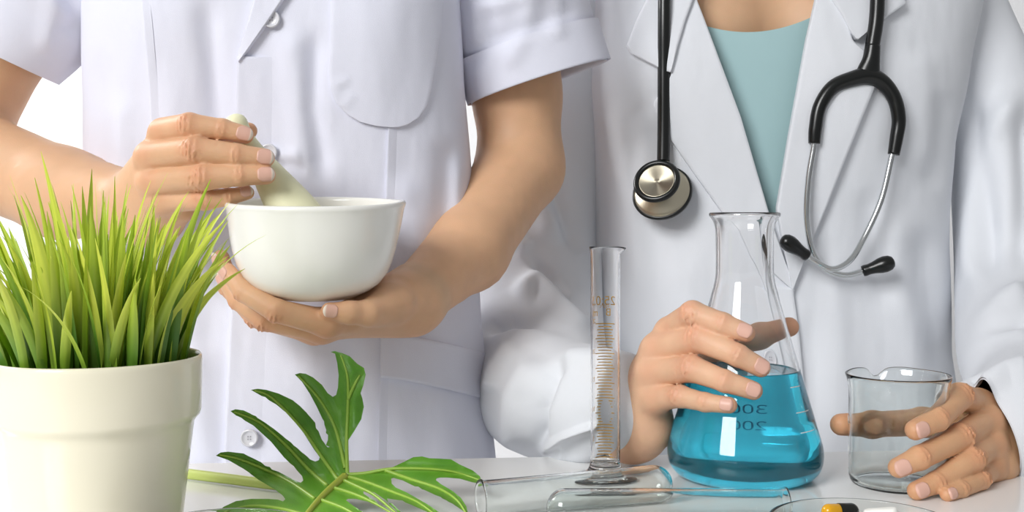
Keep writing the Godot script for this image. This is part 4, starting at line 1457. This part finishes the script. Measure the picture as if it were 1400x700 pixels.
func pills(dish: Vector3) -> void:
	var mesh := tablet_mesh(0.0165, 0.0072, 0.0058)
	var names := ["white oval tablet at the back of the heap beside the capsule", "white oval tablet lying across the top of the heap", "white oval tablet at the right end of the heap", "white oval tablet left of the black capsule", "white oval tablet leaning on the heap from the right", "white oval tablet at the front right of the heap"]
	var spots := [[-0.006, 0.0152, -0.006, 0.15, 0.0], [0.010, 0.0172, -0.004, -0.3, 0.15], [0.017, 0.0060, -0.020, 0.7, 0.0], [-0.021, 0.0135, -0.003, 0.1, 0.1], [0.024, 0.0105, -0.001, 0.9, -0.25], [0.022, 0.0050, 0.016, -0.5, 0.0]]
	var base := [[-0.012, 0.0048, -0.008, 0.4], [0.006, 0.0048, -0.008, -0.5], [-0.004, 0.0048, 0.009, 1.2], [0.012, 0.0048, 0.005, 0.9], [-0.02, 0.0048, 0.006, 0.6], [-0.008, 0.0100, 0.000, -0.3], [0.009, 0.0104, -0.001, 0.5], [-0.018, 0.0090, -0.002, -1.0]]
	var under := ["white tablet underneath the left side of the heap", "white tablet underneath the back of the heap", "white tablet at the front of the heap's foot", "white tablet underneath the right side of the heap", "white tablet at the left foot of the heap", "white tablet in the middle layer below the capsule", "white tablet in the middle layer below the topmost tablet", "white tablet in the middle layer at the left"]
	for k in spots.size():
		var o := put("tablet", mesh, null, dish + Vector3(spots[k][0], spots[k][1], spots[k][2]))
		o.rotation = Vector3(0.0, spots[k][3], spots[k][4])
		tag(o, names[k], "pill", "white tablets in the glass dish")
	for k in base.size():
		var o := put("tablet", mesh, null, dish + Vector3(base[k][0], base[k][1], base[k][2]))
		o.rotation = Vector3(0.0, base[k][3], 0.0)
		tag(o, under[k], "pill", "white tablets in the glass dish")
	var c := thing("capsule", "black and yellow capsule lying on top of the white tablets", "pill", dish + Vector3(-0.0105, 0.0192, -0.002))
	var r := 0.0037
	for half in [["black_cap", mats.capsule_black, 1.0, 0.0002], ["yellow_body", mats.capsule_yellow, -1.0, 0.0]]:
		var prof := [[0.0, -0.001]]
		prof.append([r + half[3], -0.001])
		for k in 9:
			var a: float = PI * 0.5 * k / 8.0
			prof.append([(r + half[3]) * cos(a), 0.006 + r * sin(a)])
		prof[-1][0] = 0.0
		var h := put(half[0], lathe(prof, 24, half[1]), c)
		h.rotation = Vector3(0, 0, -PI * 0.5 * half[2])
	c.rotation = Vector3(0, 0.25, -0.05)

# ------------------------------------------------------------------ the scene
func _ready() -> void:
	var cam := Camera3D.new()
	cam.name = "camera"
	add_child(cam)
	cam.position = Vector3(0, EYE, 0)
	cam.near = 0.05
	cam.far = 60.0
	cam.projection = Camera3D.PROJECTION_FRUSTUM
	cam.size = 0.05 * 700.0 / FOCAL
	cam.frustum_offset = Vector2(0, -0.05 * 50.0 / FOCAL)
	cam.current = true
	var sky := ProceduralSkyMaterial.new()
	sky.sky_top_color = Color(1.0, 1.0, 1.0)
	sky.sky_horizon_color = Color(0.93, 0.94, 0.96)
	sky.ground_horizon_color = Color(0.85, 0.85, 0.87)
	sky.ground_bottom_color = Color(0.72, 0.72, 0.73)
	sky.sky_energy_multiplier = 0.64
	sky.ground_energy_multiplier = 0.62
	var env := Environment.new()
	env.background_mode = Environment.BG_SKY
	env.sky = Sky.new()
	env.sky.sky_material = sky
	env.ambient_light_source = Environment.AMBIENT_SOURCE_SKY
	env.tonemap_mode = Environment.TONE_MAPPER_LINEAR
	env.tonemap_exposure = 1.06
	env.sdfgi_enabled = true
	env.ssao_enabled = true
	env.ssil_enabled = true
	var we := WorldEnvironment.new()
	we.name = "surroundings"
	we.environment = env
	add_child(we)
	make_materials()
	softbox("large square softbox standing at the left in front of the table", Vector3(-2.0, 2.6, 2.0), Vector3(0.1, 0.95, -0.9), 1.5, 10.0)
	softbox("small square softbox lighting the backdrop from the left behind the people", Vector3(-1.9, 2.1, -1.55), Vector3(-0.1, 1.0, -2.4), 0.6, 3.0)

	structure("floor", box(Vector3(8, 0.1, 8), mats.floor), Vector3(0, FLOOR - 0.05, -0.6))
	structure("wall_back", box(Vector3(8, 3.6, 0.12), mats.wall), Vector3(0, FLOOR + 1.8, -2.5))
	var table := thing("table", "glossy white table carrying the glassware and the plants", "table", Vector3(0, FLOOR, -0.452))
	table.rotation.y = deg_to_rad(4.8)
	put("tabletop", box(Vector3(1.7, 0.03, 0.585), mats.table), table, Vector3(0, TABLE - FLOOR - 0.015, 0))
	for sx in [-1.0, 1.0]:
		for sz in [-1.0, 1.0]:
			put("leg", box(Vector3(0.045, TABLE - FLOOR - 0.03, 0.045), mats.steel_leg), table, Vector3(sx * 0.8, (TABLE - FLOOR - 0.03) * 0.5, sz * 0.25))

	person_with_mortar()
	person_with_flask()
	stethoscope()
	mortar()
	flask()
	grass_pot()
	cut_leaf()
	beaker()
	cylinder()
	test_tube("clear test tube lying behind the others with its mouth at the leaf tip", pt(657, 684, 0.592), pt(917, 659, 0.629), 0.0104)
	test_tube("clear test tube lying in front of the flask with its rounded end to the left", pt(1076, 694, 0.577), pt(747, 694, 0.577), 0.0100)
	petri_dish("clear glass dish lying in front of the pot under the leaf", on_table(300, 0.512), 0.044, 0.015)
	var dish := on_table(1180, 0.531)
	petri_dish("clear glass dish of pills lying in front of the beaker", dish, 0.045, 0.015)
	pills(dish)
